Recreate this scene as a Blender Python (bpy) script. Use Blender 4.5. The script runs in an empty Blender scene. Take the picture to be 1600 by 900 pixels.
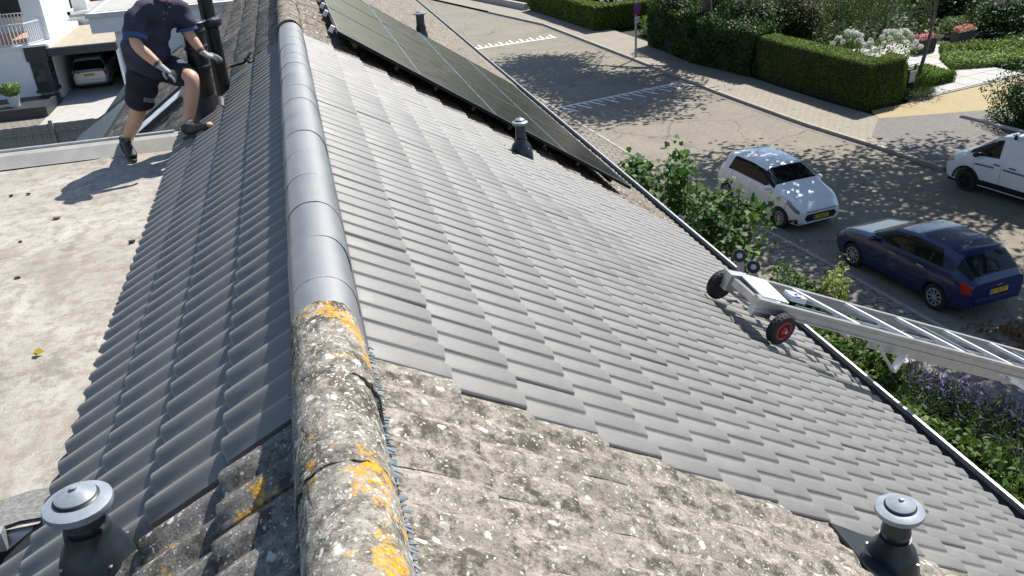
import bpy, bmesh, math, random
import numpy as np
from mathutils import Vector, Matrix
random.seed(7)
rng = np.random.default_rng(7)
scene = bpy.context.scene
COL = scene.collection
Z0 = 7.95            # height of the ridge line above the street
R = math.radians

# ---------------------------------------------------------------- camera
def cam_axes(yaw, pitch, roll):
    cy, sy, cp, sp = math.cos(yaw), math.sin(yaw), math.cos(pitch), math.sin(pitch)
    F = Vector((sy*cp, cy*cp, -sp)); Rt = Vector((cy, -sy, 0)); U = Rt.cross(F)
    c, s = math.cos(roll), math.sin(roll)
    return c*Rt+s*U, -s*Rt+c*U, F
cam = bpy.data.cameras.new('camera'); camo = bpy.data.objects.new('camera', cam); COL.objects.link(camo)
_r, _u, _f = cam_axes(0.2181, 0.4572, -0.0650)
M = Matrix((( _r.x, _u.x, -_f.x, 0.059), (_r.y, _u.y, -_f.y, 0.0), (_r.z, _u.z, -_f.z, 1.354+Z0), (0, 0, 0, 1)))
camo.matrix_world = M
cam.sensor_width = 36; cam.lens = 1354.5/1600*36; cam.clip_start = 0.05; cam.clip_end = 2000
scene.camera = camo

# ---------------------------------------------------------------- sky, sun, exposure
SUN_EL = R(52.5); SUN_H = Vector((0.77, 0.638, 0)).normalized()
SUN_DIR = Vector((SUN_H.x*math.cos(SUN_EL), SUN_H.y*math.cos(SUN_EL), math.sin(SUN_EL)))
w = bpy.data.worlds.new('World'); scene.world = w; w.use_nodes = True
nt = w.node_tree; bg = nt.nodes['Background']
sky = nt.nodes.new('ShaderNodeTexSky'); sky.sky_type = 'NISHITA'; sky.sun_disc = False
sky.sun_elevation = SUN_EL; sky.sun_rotation = math.atan2(SUN_H.x, SUN_H.y)
sky.air_density = 1.0; sky.dust_density = 0.6; sky.ozone_density = 1.0
nt.links.new(sky.outputs[0], bg.inputs[0]); bg.inputs[1].default_value = 0.10
sl = bpy.data.lights.new('sun', 'SUN'); sl.energy = 4.9; sl.angle = R(0.53); sl.color = (1.0, 0.955, 0.88)
so = bpy.data.objects.new('sun', sl); COL.objects.link(so)
so.rotation_euler = (-SUN_DIR).to_track_quat('-Z', 'Y').to_euler()
so.location = (20, 20, 40)
scene.view_settings.view_transform = 'Standard'; scene.view_settings.look = 'None'
scene.view_settings.exposure = 0.72; scene.view_settings.gamma = 1.0
scene.cycles.max_bounces = 6; scene.cycles.diffuse_bounces = 3; scene.cycles.transparent_max_bounces = 8

# ---------------------------------------------------------------- helpers
def W(x, y, z): return Vector((x, y, z+Z0))
def tag(o, label=None, cat=None, group=None, kind=None):
    if label: o['label'] = label
    if cat: o['category'] = cat
    if group: o['group'] = group
    if kind: o['kind'] = kind
    return o
def empty(name, loc=(0, 0, 0), rz=0.0, label=None, cat=None, group=None, kind=None):
    o = bpy.data.objects.new(name, None); COL.objects.link(o)
    o.empty_display_size = 0.2; o.location = loc; o.rotation_euler = (0, 0, rz)
    return tag(o, label, cat, group, kind)
def copy_tree(o, parent=None):
    c = o.copy(); COL.objects.link(c); c.parent = parent
    if parent is not None: c.matrix_parent_inverse = o.matrix_parent_inverse.copy()
    for ch in list(o.children): copy_tree(ch, c)
    return c
def link(name, me, mat, parent=None, world=False):
    o = bpy.data.objects.new(name, me); COL.objects.link(o)
    if mat is not None and len(me.materials) == 0:
        for m_ in (mat if isinstance(mat, (list, tuple)) else [mat]): me.materials.append(m_)
    if parent is not None:
        o.parent = parent
        if world:   # geometry given in world coordinates
            mw = Matrix.Translation(parent.location) @ parent.rotation_euler.to_matrix().to_4x4()
            p = parent.parent
            if p is not None: mw = (Matrix.Translation(p.location) @ p.rotation_euler.to_matrix().to_4x4()) @ parent.matrix_parent_inverse @ mw
            o.matrix_parent_inverse = mw.inverted()
    return o
def sharpen(me, ang):
    bm = bmesh.new(); bm.from_mesh(me)
    for f in bm.faces: f.smooth = True
    for e in bm.edges:
        e.smooth = (len(e.link_faces) == 2 and e.calc_face_angle(0) < ang)
    bm.to_mesh(me); bm.free()
class MB:
    def __init__(s): s.v = []; s.f = []; s.mi = []
    def add(s, vs, fs, mi=0):
        b = len(s.v); s.v += [tuple(v) for v in vs]; s.f += [tuple(b+i for i in f) for f in fs]; s.mi += [mi]*len(fs); return s
    def box(s, c, size, rot=None, mi=0, bev=0):
        c = Vector(c); hx, hy, hz = size[0]/2, size[1]/2, size[2]/2
        vs = [Vector((x, y, z)) for z in (-hz, hz) for y in (-hy, hy) for x in (-hx, hx)]
        if rot is not None: vs = [rot @ v for v in vs]
        return s.add([v+c for v in vs], [(0, 2, 3, 1), (4, 5, 7, 6), (0, 1, 5, 4), (2, 6, 7, 3), (0, 4, 6, 2), (1, 3, 7, 5)], mi)
    def span(s, a, b, mi=0):     # axis aligned box from corner to corner
        return s.box([(a[i]+b[i])/2 for i in range(3)], [abs(b[i]-a[i]) for i in range(3)], mi=mi)
    def bar(s, p, q, wd, ht, up=(0, 0, 1), mi=0):
        p, q = Vector(p), Vector(q); d = (q-p).normalized(); up = Vector(up)
        sd = d.cross(up); sd = sd.normalized() if sd.length > 1e-5 else Vector((1, 0, 0)); u = sd.cross(d)
        vs = [pt+sd*a*wd/2+u*b*ht/2 for pt in (p, q) for a, b in ((-1, -1), (1, -1), (1, 1), (-1, 1))]
        return s.add(vs, [(3, 2, 1, 0), (4, 5, 6, 7), (0, 1, 5, 4), (1, 2, 6, 5), (2, 3, 7, 6), (3, 0, 4, 7)], mi)
    def tube(s, pts, r, n=8, mi=0, cap=True):
        pts = [Vector(p) for p in pts]; rs = r if isinstance(r, (list, tuple)) else [r]*len(pts)
        vs = []; prev = None
        for i, p in enumerate(pts):
            d = (pts[min(i+1, len(pts)-1)]-pts[max(i-1, 0)]).normalized()
            if prev is None:
                a = d.orthogonal().normalized()
            else:
                a = (prev-d*prev.dot(d)).normalized()
            prev = a; b = d.cross(a)
            vs += [p+(a*math.cos(2*math.pi*k/n)+b*math.sin(2*math.pi*k/n))*rs[i] for k in range(n)]
        fs = [(i*n+k, i*n+(k+1) % n, (i+1)*n+(k+1) % n, (i+1)*n+k) for i in range(len(pts)-1) for k in range(n)]
        if cap: fs += [tuple(range(n-1, -1, -1)), tuple((len(pts)-1)*n+k for k in range(n))]
        return s.add(vs, fs, mi)
    def lathe(s, prof, n=24, mat=None, mi=0, cap=True):   # prof: (r, z) pairs, about +Z, then mat applied
        vs = [Vector((r*math.cos(2*math.pi*k/n), r*math.sin(2*math.pi*k/n), z)) for r, z in prof for k in range(n)]
        if mat is not None: vs = [mat @ v for v in vs]
        fs = [(i*n+k, i*n+(k+1) % n, (i+1)*n+(k+1) % n, (i+1)*n+k) for i in range(len(prof)-1) for k in range(n)]
        if cap and prof[0][0] > 1e-4: fs.append(tuple(range(n-1, -1, -1)))
        if cap and prof[-1][0] > 1e-4: fs.append(tuple((len(prof)-1)*n+k for k in range(n)))
        return s.add(vs, fs, mi)
    def prism(s, poly, vec, mi=0):
        poly = [Vector(p) for p in poly]; n = len(poly); vec = Vector(vec)
        nrm = sum(((poly[i]-poly[0]).cross(poly[(i+1) % n]-poly[0]) for i in range(1, n-1)), Vector())
        if nrm.dot(vec) > 0: poly = poly[::-1]
        return s.add(poly+[p+vec for p in poly], [tuple(range(n)), tuple(range(2*n-1, n-1, -1))]+[(i, n+i, n+(i+1) % n, (i+1) % n)[::-1] if False else ((i+1) % n, i, n+i, n+(i+1) % n) for i in range(n)], mi)
    def grid(s, rows, mi=0, closed=False):
        n = len(rows[0]); vs = [p for r_ in rows for p in r_]
        fs = [(i*n+k, i*n+(k+1) % n, (i+1)*n+(k+1) % n, (i+1)*n+k) for i in range(len(rows)-1) for k in range(n if closed else n-1)]
        return s.add(vs, fs, mi)
    def mesh(s, name, smooth=None):
        me = bpy.data.meshes.new(name); me.from_pydata(s.v, [], s.f)
        if any(s.mi): me.polygons.foreach_set('material_index', s.mi)
        me.update()
        if smooth: sharpen(me, R(smooth))
        return me
    def build(s, name, mat, parent=None, smooth=None, world=False):
        return link(name, s.mesh(name, smooth), mat, parent, world)
def quads_mesh(name, V, nper=4):
    """V: (N*nper,3) array, each nper verts one polygon"""
    N = len(V)//nper; me = bpy.data.meshes.new(name)
    me.vertices.add(len(V)); me.vertices.foreach_set('co', V.astype(np.float32).ravel())
    me.loops.add(len(V)); me.loops.foreach_set('vertex_index', np.arange(len(V), dtype=np.int32))
    me.polygons.add(N); me.polygons.foreach_set('loop_start', np.arange(0, len(V), nper, dtype=np.int32))
    me.polygons.foreach_set('loop_total', np.full(N, nper, dtype=np.int32))
    me.update(); me.validate(); return me
def leaf_verts(P, size, nrm=None, aspect=0.55, jitter=0.9, fold=0.15, dirs=None):
    """diamond shaped leaves at P (N,3)"""
    N = len(P); size = np.broadcast_to(np.asarray(size, float), (N,))*rng.uniform(.65, 1.25, N)
    n = rng.normal(size=(N, 3))
    if nrm is not None: n = nrm+n*jitter*0.6
    n /= np.linalg.norm(n, axis=1, keepdims=True)+1e-9
    a = dirs+rng.normal(size=(N, 3))*0.25 if dirs is not None else rng.normal(size=(N, 3))
    a -= n*np.sum(a*n, 1, keepdims=True); a /= np.linalg.norm(a, axis=1, keepdims=True)+1e-9
    b = np.cross(n, a); s_ = size[:, None]
    V = np.stack([P-a*s_*.5, P+b*s_*aspect*.5+n*s_*fold, P+a*s_*.5, P-b*s_*aspect*.5+n*s_*fold], 1)
    return V.reshape(-1, 3)
def skin(nodes, edges, root, sub=2):
    """continuous body from a skeleton: nodes name -> (pos, rx, ry)"""
    names = list(nodes); me = bpy.data.meshes.new('tmp')
    me.from_pydata([nodes[n][0] for n in names], [(names.index(a), names.index(b)) for a, b in edges], [])
    o = bpy.data.objects.new('tmp', me); COL.objects.link(o)
    m_ = o.modifiers.new('s', 'SKIN'); m_.use_smooth_shade = True; m_.branch_smoothing = 0.6
    for i, n in enumerate(names):
        sv = me.skin_vertices[0].data[i]; sv.radius = (nodes[n][1], nodes[n][2]); sv.use_root = (n == root)
    sb = o.modifiers.new('u', 'SUBSURF'); sb.levels = sub; sb.render_levels = sub
    dg = bpy.context.evaluated_depsgraph_get(); dg.update()
    res = bpy.data.meshes.new_from_object(o.evaluated_get(dg))
    bpy.data.objects.remove(o); bpy.data.meshes.remove(me)
    for p in res.polygons: p.use_smooth = True
    res.materials.clear()
    return res
def join_meshes(items, name):
    """items: (mesh, matrix) -> one mesh (triangles and quads kept)"""
    V = []; F = []; b = 0; S = []
    for me, mx in items:
        co = np.empty(len(me.vertices)*3, np.float32); me.vertices.foreach_get('co', co); co = co.reshape(-1, 3)
        mm = np.array(mx); V.append(co @ mm[:3, :3].T+mm[:3, 3])
        F += [tuple(b+i for i in p.vertices) for p in me.polygons]; b += len(co)
    me = bpy.data.meshes.new(name); me.from_pydata(np.concatenate(V).tolist(), [], F); me.update()
    sharpen(me, R(40)); return me

# ---------------------------------------------------------------- materials
def nodes_of(name):
    m = bpy.data.materials.new(name); m.use_nodes = True
    t = m.node_tree; return m, t, t.nodes['Principled BSDF']
def N(t, kind, **kw):
    n = t.nodes.new('ShaderNode'+kind)
    for k, v in kw.items():
        if k.startswith('i_'):
            key = k[2:]; key = int(key) if key.isdigit() else key.replace('_', ' ')
            n.inputs[key].default_value = v
        else: setattr(n, k, v)
    return n
def ramp(t, fac, stops):
    r = t.nodes.new('ShaderNodeValToRGB'); e = r.color_ramp.elements
    while len(e) < len(stops): e.new(0.5)
    for el, (p, c) in zip(e, stops):
        el.position = p; el.color = (c if len(c) == 4 else (*c, 1)) if isinstance(c, (tuple, list)) else (c, c, c, 1)
    t.links.new(fac, r.inputs[0]); return r.outputs[0]
def mixc(t, fac, a, b, mode='MIX'):
    n = t.nodes.new('ShaderNodeMix'); n.data_type = 'RGBA'; n.blend_type = mode
    for sock, val in ((n.inputs[0], fac), (n.inputs[6], a), (n.inputs[7], b)):
        if isinstance(val, (int, float)): sock.default_value = val
        elif isinstance(val, (tuple, list)): sock.default_value = (*val, 1) if len(val) == 3 else val
        else: t.links.new(val, sock)
    return n.outputs[2]
def pos(t, scale=(1, 1, 1), obj=False, rot=(0, 0, 0)):
    if obj: src = N(t, 'TexCoord').outputs['Object']
    else: src = N(t, 'NewGeometry').outputs['Position']
    mp = N(t, 'Mapping'); mp.inputs['Scale'].default_value = scale; mp.inputs['Rotation'].default_value = rot
    t.links.new(src, mp.inputs[0]); return mp.outputs[0]
def noise(t, vec, scale, detail=4, rough=.55, out=0, dist=0):
    n = N(t, 'TexNoise', i_Scale=scale, i_Detail=detail, i_Roughness=rough, i_Distortion=dist)
    t.links.new(vec, n.inputs['Vector']); return n.outputs[out]
def voro(t, vec, scale, feature='F1', out='Distance', rand=1.0):
    n = N(t, 'TexVoronoi', feature=feature, i_Scale=scale, i_Randomness=rand); t.links.new(vec, n.inputs['Vector']); return n.outputs[out]
def bump(t, b, h, strength=.3, dist=.01, prev=None):
    n = N(t, 'Bump', i_Strength=strength, i_Distance=dist); t.links.new(h, n.inputs['Height'])
    if prev is not None: t.links.new(prev, n.inputs['Normal'])
    if b is not None: t.links.new(n.outputs[0], b.inputs['Normal'])
    return n.outputs[0]
def simple(name, col, rough=.6, metal=0, spec=.5, var=.12, vscale=6, bmp=0, bscale=60, obj=True, coat=0, trans=0, emit=0):
    m, t, b = nodes_of(name)
    v = pos(t, obj=obj)
    if var > 0:
        f = noise(t, v, vscale, 5)
        lo = tuple(c*(1-var) for c in col); hi = tuple(min(1, c*(1+var)) for c in col)
        t.links.new(ramp(t, f, [(.3, lo), (.7, hi)]), b.inputs['Base Color'])
    else: b.inputs['Base Color'].default_value = (*col, 1)
    b.inputs['Roughness'].default_value = rough; b.inputs['Metallic'].default_value = metal
    b.inputs['Specular IOR Level'].default_value = spec
    if coat: b.inputs['Coat Weight'].default_value = coat; b.inputs['Coat Roughness'].default_value = .04
    if trans: b.inputs['Transmission Weight'].default_value = trans
    if bmp: bump(t, b, noise(t, v, bscale, 4), bmp, .01)
    return m
def leafmat(name, cols, rough=.5, transl=.35, spec=.4):
    flower = name.endswith('flower')
    rough = max(rough, .55); spec = .28
    m, t, b = nodes_of(name)
    rnd = N(t, 'NewGeometry').outputs['Random Per Island']
    n = len(cols); c = ramp(t, rnd, [((i+.5)/n, cols[i]) for i in range(n)])
    big = noise(t, pos(t), 1.3, 2) if not flower else noise(t, pos(t), 12, 2)
    c = mixc(t, ramp(t, big, [(.35, .0), (.65, .45)]), c, tuple(x*.55 for x in cols[0]))
    t.links.new(c, b.inputs['Base Color']); b.inputs['Roughness'].default_value = rough; b.inputs['Specular IOR Level'].default_value = spec
    tr = N(t, 'BsdfTranslucent'); mx = N(t, 'MixShader'); mx.inputs[0].default_value = transl
    c2 = mixc(t, 1.0, c, (1., 1., 1.) if flower else (1.3, 1.35, .6), 'MULTIPLY'); t.links.new(c2, tr.inputs[0])
    t.links.new(b.outputs[0], mx.inputs[1]); t.links.new(tr.outputs[0], mx.inputs[2])
    t.links.new(mx.outputs[0], t.nodes['Material Output'].inputs[0]); return m

MAT = {}
def tile_mat(name, col, rough, gain=.25, wear=.70, edges=False):
    m, t, b = nodes_of(name)
    v = pos(t); rnd = N(t, 'ObjectInfo').outputs['Random']
    c = ramp(t, rnd, [(0, tuple(x*(1-gain) for x in col)), (1, tuple(x*(1+gain) for x in col))])
    n1 = noise(t, v, 5, 6, .65)
    c = mixc(t, ramp(t, n1, [(.48, 0.), (.75, .4)]), c, (.17, .16, .145))
    fine = noise(t, v, 420, 3, .7)
    c = mixc(t, ramp(t, fine, [(.62, 0.), (.75, .5)]), c, (.22, .215, .2))
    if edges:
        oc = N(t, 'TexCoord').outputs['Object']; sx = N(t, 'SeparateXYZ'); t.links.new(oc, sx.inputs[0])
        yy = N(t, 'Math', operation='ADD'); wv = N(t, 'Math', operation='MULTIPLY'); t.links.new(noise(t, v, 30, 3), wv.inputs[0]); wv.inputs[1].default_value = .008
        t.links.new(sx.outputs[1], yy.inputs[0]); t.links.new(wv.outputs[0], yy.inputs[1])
        c = mixc(t, ramp(t, yy.outputs[0], [(.306, 0.), (.318, .9), (.345, .9), (.36, 0.)]), c, tuple(x*.30 for x in col))  # lap line darkened in the colour, standing in for shade under the upper tile
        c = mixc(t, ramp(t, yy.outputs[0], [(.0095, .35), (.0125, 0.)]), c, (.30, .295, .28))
    sc = noise(t, pos(t, (30, 6, 30)), 3, 5, .7)
    c = mixc(t, ramp(t, sc, [(wear, 0.), (wear+.07, .45)]), c, (.34, .335, .32))
    t.links.new(c, b.inputs['Base Color'])
    t.links.new(ramp(t, n1, [(.3, rough-.06), (.7, rough+.08)]), b.inputs['Roughness'])
    b.inputs['Specular IOR Level'].default_value = 1.0
    b.inputs['Sheen Weight'].default_value = .08; b.inputs['IOR'].default_value = 1.85; b.inputs['Sheen Roughness'].default_value = .36
    bump(t, b, noise(t, v, 260, 4, .7), .35, .004, bump(t, None, noise(t, v, 9, 3), .25, .01))
    return m
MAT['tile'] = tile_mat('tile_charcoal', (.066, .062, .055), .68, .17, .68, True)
MAT['ridge_new'] = tile_mat('ridge_charcoal', (.085, .089, .098), .56, .06, .64)
def old_tile(name, base, dark, light, lichen, lich_amt, white=.5):
    m, t, b = nodes_of(name)
    v = pos(t); rnd = N(t, 'ObjectInfo').outputs['Random']
    n1 = noise(t, v, 3.2, 6, .7); n2 = noise(t, v, 26, 6, .75); n3 = noise(t, v, 110, 4, .7)
    c = ramp(t, n2, [(.36, dark), (.5, base), (.66, light)])
    c = mixc(t, ramp(t, n1, [(.42, 0.), (.62, .75)]), c, tuple(x*.5+y*.5 for x, y in zip(dark, base)))
    c = mixc(t, ramp(t, n3, [(.55, 0.), (.68, .75)]), c, tuple(x*.55 for x in dark))
    # dark mossy patches and pale round lichen spots
    d2 = noise(t, v, 7, 6, .8)
    c = mixc(t, ramp(t, d2, [(.50, 0.), (.60, .92)]), c, (dark[0]*.7, dark[1]*.68, dark[2]*.6))
    vd = N(t, 'VectorMath', operation='ADD'); t.links.new(v, vd.inputs[0])
    nv = N(t, 'VectorMath', operation='SCALE'); nv.inputs['Scale'].default_value = .05
    t.links.new(noise(t, v, 22, 3, out=1), nv.inputs[0]); t.links.new(nv.outputs[0], vd.inputs[1])
    sp = voro(t, vd.outputs[0], 27); spc = voro(t, vd.outputs[0], 27, out='Color')
    sep = N(t, 'SeparateColor'); t.links.new(spc, sep.inputs[0])
    mth = N(t, 'Math', operation='MULTIPLY'); t.links.new(ramp(t, sp, [(.3, 1.), (.42, 0.)]), mth.inputs[0]); t.links.new(ramp(t, sep.outputs[0], [(1-white*.35, 0.), (1-white*.35+.04, .9)]), mth.inputs[1])
    c = mixc(t, mth.outputs[0], c, (.60, .585, .52))
    sp2 = voro(t, vd.outputs[0], 85); sep2 = N(t, 'SeparateColor'); t.links.new(voro(t, vd.outputs[0], 85, out='Color'), sep2.inputs[0])
    mt2 = N(t, 'Math', operation='MULTIPLY'); t.links.new(ramp(t, sp2, [(.28, 1.), (.45, 0.)]), mt2.inputs[0]); t.links.new(ramp(t, sep2.outputs[1], [(1-white*.75, 0.), (1-white*.75+.04, .85)]), mt2.inputs[1])
    c = mixc(t, mt2.outputs[0], c, (.55, .54, .49))
    if lich_amt > 0:
        lm = noise(t, v, 4.5, 6, .72); th = 1-lich_amt
        lmask = ramp(t, lm, [(th, 0.), (th+.035, 1.)])
        lc = ramp(t, noise(t, v, 45, 4), [(.35, (lichen[0]*.75, lichen[1]*.6, lichen[2])), (.6, lichen), (.75, (.62, .42, .16))])
        br = ramp(t, noise(t, v, 60, 3, .8), [(.4, 0.), (.55, 1.)])
        mm = N(t, 'Math', operation='MULTIPLY'); t.links.new(lmask, mm.inputs[0]); t.links.new(br, mm.inputs[1])
        c = mixc(t, mm.outputs[0], c, lc)
    t.links.new(c, b.inputs['Base Color']); b.inputs['Roughness'].default_value = .92; b.inputs['Specular IOR Level'].default_value = .2
    bump(t, b, n3, .6, .006, bump(t, None, n2, .7, .012))
    return m
MAT['old_r'] = old_tile('tile_weathered_beige', (.300, .268, .230), (.105, .094, .082), (.42, .385, .335), (.55, .30, .03), .0, .22)
MAT['old_far'] = old_tile('tile_weathered_far', (.225, .195, .16), (.085, .072, .058), (.38, .335, .28), (.55, .30, .03), .0, .35)
MAT['old_l'] = old_tile('tile_weathered_grey', (.20, .19, .175), (.085, .08, .075), (.31, .295, .27), (.62, .38, .03), .40, .2)
MAT['old_lfar'] = old_tile('tile_weathered_brown', (.21, .19, .165), (.10, .09, .08), (.28, .255, .225), (.60, .36, .03), .0, .10)
MAT['old_ridge'] = old_tile('ridge_lichen', (.285, .262, .225), (.085, .078, .068), (.44, .415, .36), (.68, .36, .02), .44, .6)

def flat_roof_mat():
    m, t, b = nodes_of('bitumen_pale')
    v = pos(t); n1 = noise(t, v, 1.1, 7, .68, dist=.6); n2 = noise(t, v, 9, 6, .7); n3 = noise(t, v, 120, 3, .6)
    c = ramp(t, n1, [(.3, (.225, .203, .172)), (.5, (.345, .322, .285)), (.68, (.44, .42, .385))])
    c = mixc(t, ramp(t, n2, [(.46, 0.), (.62, .8)]), c, (.235, .20, .165))
    c = mixc(t, ramp(t, noise(t, pos(t, (2.2, .8, 1)), 3.5, 6, .7), [(.55, 0.), (.75, .5)]), c, (.50, .46, .39))
    c = mixc(t, ramp(t, n3, [(.54, 0.), (.68, .75)]), c, (.16, .14, .115))
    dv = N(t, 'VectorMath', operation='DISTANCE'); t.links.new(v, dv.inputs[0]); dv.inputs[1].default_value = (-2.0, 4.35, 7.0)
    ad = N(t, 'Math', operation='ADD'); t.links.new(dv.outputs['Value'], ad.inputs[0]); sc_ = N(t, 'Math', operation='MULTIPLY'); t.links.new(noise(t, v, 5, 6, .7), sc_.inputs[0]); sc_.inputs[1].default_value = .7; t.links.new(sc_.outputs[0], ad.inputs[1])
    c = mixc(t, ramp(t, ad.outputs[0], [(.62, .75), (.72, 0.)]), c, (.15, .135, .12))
    c = mixc(t, ramp(t, noise(t, v, 2.4, 7, .75), [(.56, 0.), (.63, .75)]), c, (.185, .165, .14))
    t.links.new(c, b.inputs['Base Color']); b.inputs['Roughness'].default_value = .9; b.inputs['Specular IOR Level'].default_value = .25
    bump(t, b, n3, .25, .004, bump(t, None, n2, .4, .02)); return m
MAT['flat'] = flat_roof_mat()
def asphalt(name, c0, c1, patch=.4, cracks=False):
    m, t, b = nodes_of(name); v = pos(t)
    n1 = noise(t, v, .5, 6, .65); n2 = noise(t, v, 60, 4, .75); n3 = noise(t, v, 6, 5, .7)
    c = ramp(t, n1, [(.3, c0), (.7, c1)])
    c = mixc(t, ramp(t, n2, [(.4, .5), (.62, 0.)]), c, tuple(x*.6 for x in c0))
    c = mixc(t, ramp(t, n3, [(.52, 0.), (.75, patch)]), c, tuple(min(1, x*1.25) for x in c1))
    if cracks:
        wv = N(t, 'VectorMath', operation='SCALE'); wv.inputs['Scale'].default_value = .9; t.links.new(noise(t, v, 1.1, 5, out=1), wv.inputs[0])
        av = N(t, 'VectorMath', operation='ADD'); t.links.new(v, av.inputs[0]); t.links.new(wv.outputs[0], av.inputs[1])
        ed = voro(t, av.outputs[0], .28, feature='DISTANCE_TO_EDGE')
        c = mixc(t, ramp(t, ed, [(.004, .65), (.010, 0.)]), c, tuple(x*.45 for x in c0))
        c = mixc(t, ramp(t, noise(t, pos(t, (1.0, .12, 1)), 1.6, 5, .7), [(.5, 0.), (.7, .35)]), c, tuple(x*.72 for x in c0))
        c = mixc(t, ramp(t, noise(t, v, 1.7, 3, .5), [(.66, 0.), (.72, .4)]), c, tuple(x*.55 for x in c0))
    t.links.new(c, b.inputs['Base Color']); b.inputs['Roughness'].default_value = .88; b.inputs['Specular IOR Level'].default_value = .3
    bump(t, b, n2, .4, .008); return m
MAT['road'] = asphalt('asphalt_worn', (.195, .175, .143), (.265, .238, .192), .6, True)
MAT['soil'] = asphalt('soil', (.030, .034, .016), (.05, .052, .026))
def brickmat(name, c1, c2, mortar, scale, bw=.5, rh=.25, rot=0, msize=.02):
    m, t, b = nodes_of(name); v = pos(t, rot=(0, 0, rot))
    br = N(t, 'TexBrick', i_Scale=scale, i_Mortar_Size=msize, i_Brick_Width=bw, i_Row_Height=rh, i_Color1=(*c1, 1), i_Color2=(*c2, 1), i_Mortar=(*mortar, 1), i_Bias=0.)
    t.links.new(v, br.inputs['Vector'])
    c = mixc(t, ramp(t, noise(t, v, .9, 6, .65), [(.4, 0.), (.7, .45)]), br.outputs[0], tuple(x*.7 for x in c1))
    c = mixc(t, ramp(t, noise(t, v, 40, 4, .7), [(.5, 0.), (.7, .35)]), c, tuple(x*.6 for x in c2))
    t.links.new(c, b.inputs['Base Color']); b.inputs['Roughness'].default_value = .88; b.inputs['Specular IOR Level'].default_value = .3
    bump(t, b, br.outputs['Fac'], -.3, .01); return m
MAT['paver'] = brickmat('concrete_pavers', (.30, .27, .225), (.275, .245, .205), (.20, .18, .15), 1.0, .3, .3, R(8))
MAT['nearpave'] = brickmat('grey_pavers', (.24, .215, .185), (.20, .18, .155), (.08, .075, .065), 1.0, .3, .3, R(8))
MAT['brick_yellow'] = brickmat('yellow_clay_pavers', (.48, .39, .22), (.40, .32, .18), (.22, .18, .11), 1.0, .2, .1, R(20))
MAT['brick_grey'] = brickmat('grey_clay_pavers', (.25, .235, .225), (.19, .18, .175), (.10, .095, .09), 1.0, .2, .1, R(20))
MAT['slate_felt'] = simple('slate_felt', (.17, .17, .165), .9, var=.35, vscale=60, bmp=.4)
MAT['slab'] = simple('pale_slab', (.37, .36, .34), .85, var=.12, vscale=3, bmp=.2)
MAT['kerb'] = simple('kerb_concrete', (.30, .275, .235), .9, var=.18, vscale=4, bmp=.2)
MAT['concrete'] = simple('concrete', (.33, .32, .30), .88, var=.18, vscale=4, bmp=.2)
MAT['paint'] = simple('road_paint', (.66, .66, .62), .75, var=.25, vscale=9)
MAT['white_wall'] = simple('white_render', (.74, .75, .76), .8, var=.04, vscale=2, bmp=.05)
MAT['white_trim'] = simple('white_trim', (.72, .73, .74), .45, var=.06, vscale=8)
MAT['zinc'] = simple('zinc', (.42, .43, .44), .42, metal=.55, var=.2, vscale=14)
MAT['lead'] = simple('lead_sheet', (.50, .53, .56), .5, metal=.2, var=.4, vscale=12, bmp=.5, bscale=14)
MAT['gutter_in'] = simple('gutter_dark', (.022, .022, .024), .6, var=.4, vscale=20, bmp=.3)
MAT['dark'] = simple('dark_trim', (.03, .032, .036), .5, var=.2)
MAT['black'] = simple('black_plastic', (.012, .012, .014), .42, var=.2)
MAT['vent'] = simple('vent_plastic', (.020, .026, .034), .36, var=.15, vscale=20)
MAT['vent_cap'] = simple('vent_cap_dusty', (.22, .255, .29), .42, var=.25, vscale=14, bmp=.05)
MAT['flue'] = simple('flue_black', (.010, .010, .011), .4, var=.25, vscale=18)
MAT['alu'] = simple('aluminium', (.46, .48, .50), .36, metal=.8, var=.12, vscale=10)
MAT['alu2'] = simple('aluminium_sheet', (.80, .82, .84), .45, metal=.3, var=.06, vscale=10)
MAT['steel'] = simple('steel', (.45, .45, .46), .35, metal=.9, var=.2)
MAT['rubber'] = simple('rubber', (.016, .016, .017), .75, var=.3, vscale=30, bmp=.2)
MAT['red'] = simple('red_rim', (.60, .012, .04), .4, var=.15)
MAT['batten'] = simple('batten_wood', (.20, .14, .08), .85, var=.3, vscale=20, bmp=.3)
MAT['underlay'] = simple('underlay', (.016, .017, .020), .8, var=.4, vscale=5)
MAT['brush'] = simple('comb_plastic', (.11, .15, .18), .5, var=.3, vscale=30)
MAT['brickwall'] = brickmat('facade_brick', (.26, .15, .10), (.20, .11, .08), (.3, .28, .25), 1.0, .22, .065)
def solar_mat():
    m, t, b = nodes_of('solar_glass'); v = pos(t)
    c = ramp(t, noise(t, v, 2.5, 5, .7), [(.35, (.014, .015, .015)), (.7, (.026, .027, .025))])
    c = mixc(t, ramp(t, noise(t, v, 30, 5, .75), [(.62, 0.), (.74, .5)]), c, (.10, .10, .095))
    t.links.new(c, b.inputs['Base Color']); b.inputs['Specular IOR Level'].default_value = .3; b.inputs['IOR'].default_value = 1.22
    t.links.new(ramp(t, noise(t, v, 5, 4), [(.3, .12), (.7, .24)]), b.inputs['Roughness']); return m
MAT['solar'] = solar_mat()
MAT['car_white'] = simple('paint_white', (.80, .82, .83), .3, var=.02, coat=.8)
MAT['car_blue'] = simple('paint_blue', (.002, .010, .072), .32, var=.05, coat=.8)
MAT['car_silver'] = simple('paint_silver', (.52, .54, .56), .35, metal=.35, var=.03, coat=.7)
MAT['glass'] = simple('car_glass', (.008, .010, .011), .05, var=0, spec=.3)
MAT['lamp'] = simple('headlamp', (.30, .31, .32), .12, metal=.3, var=.2, vscale=25)
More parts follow.
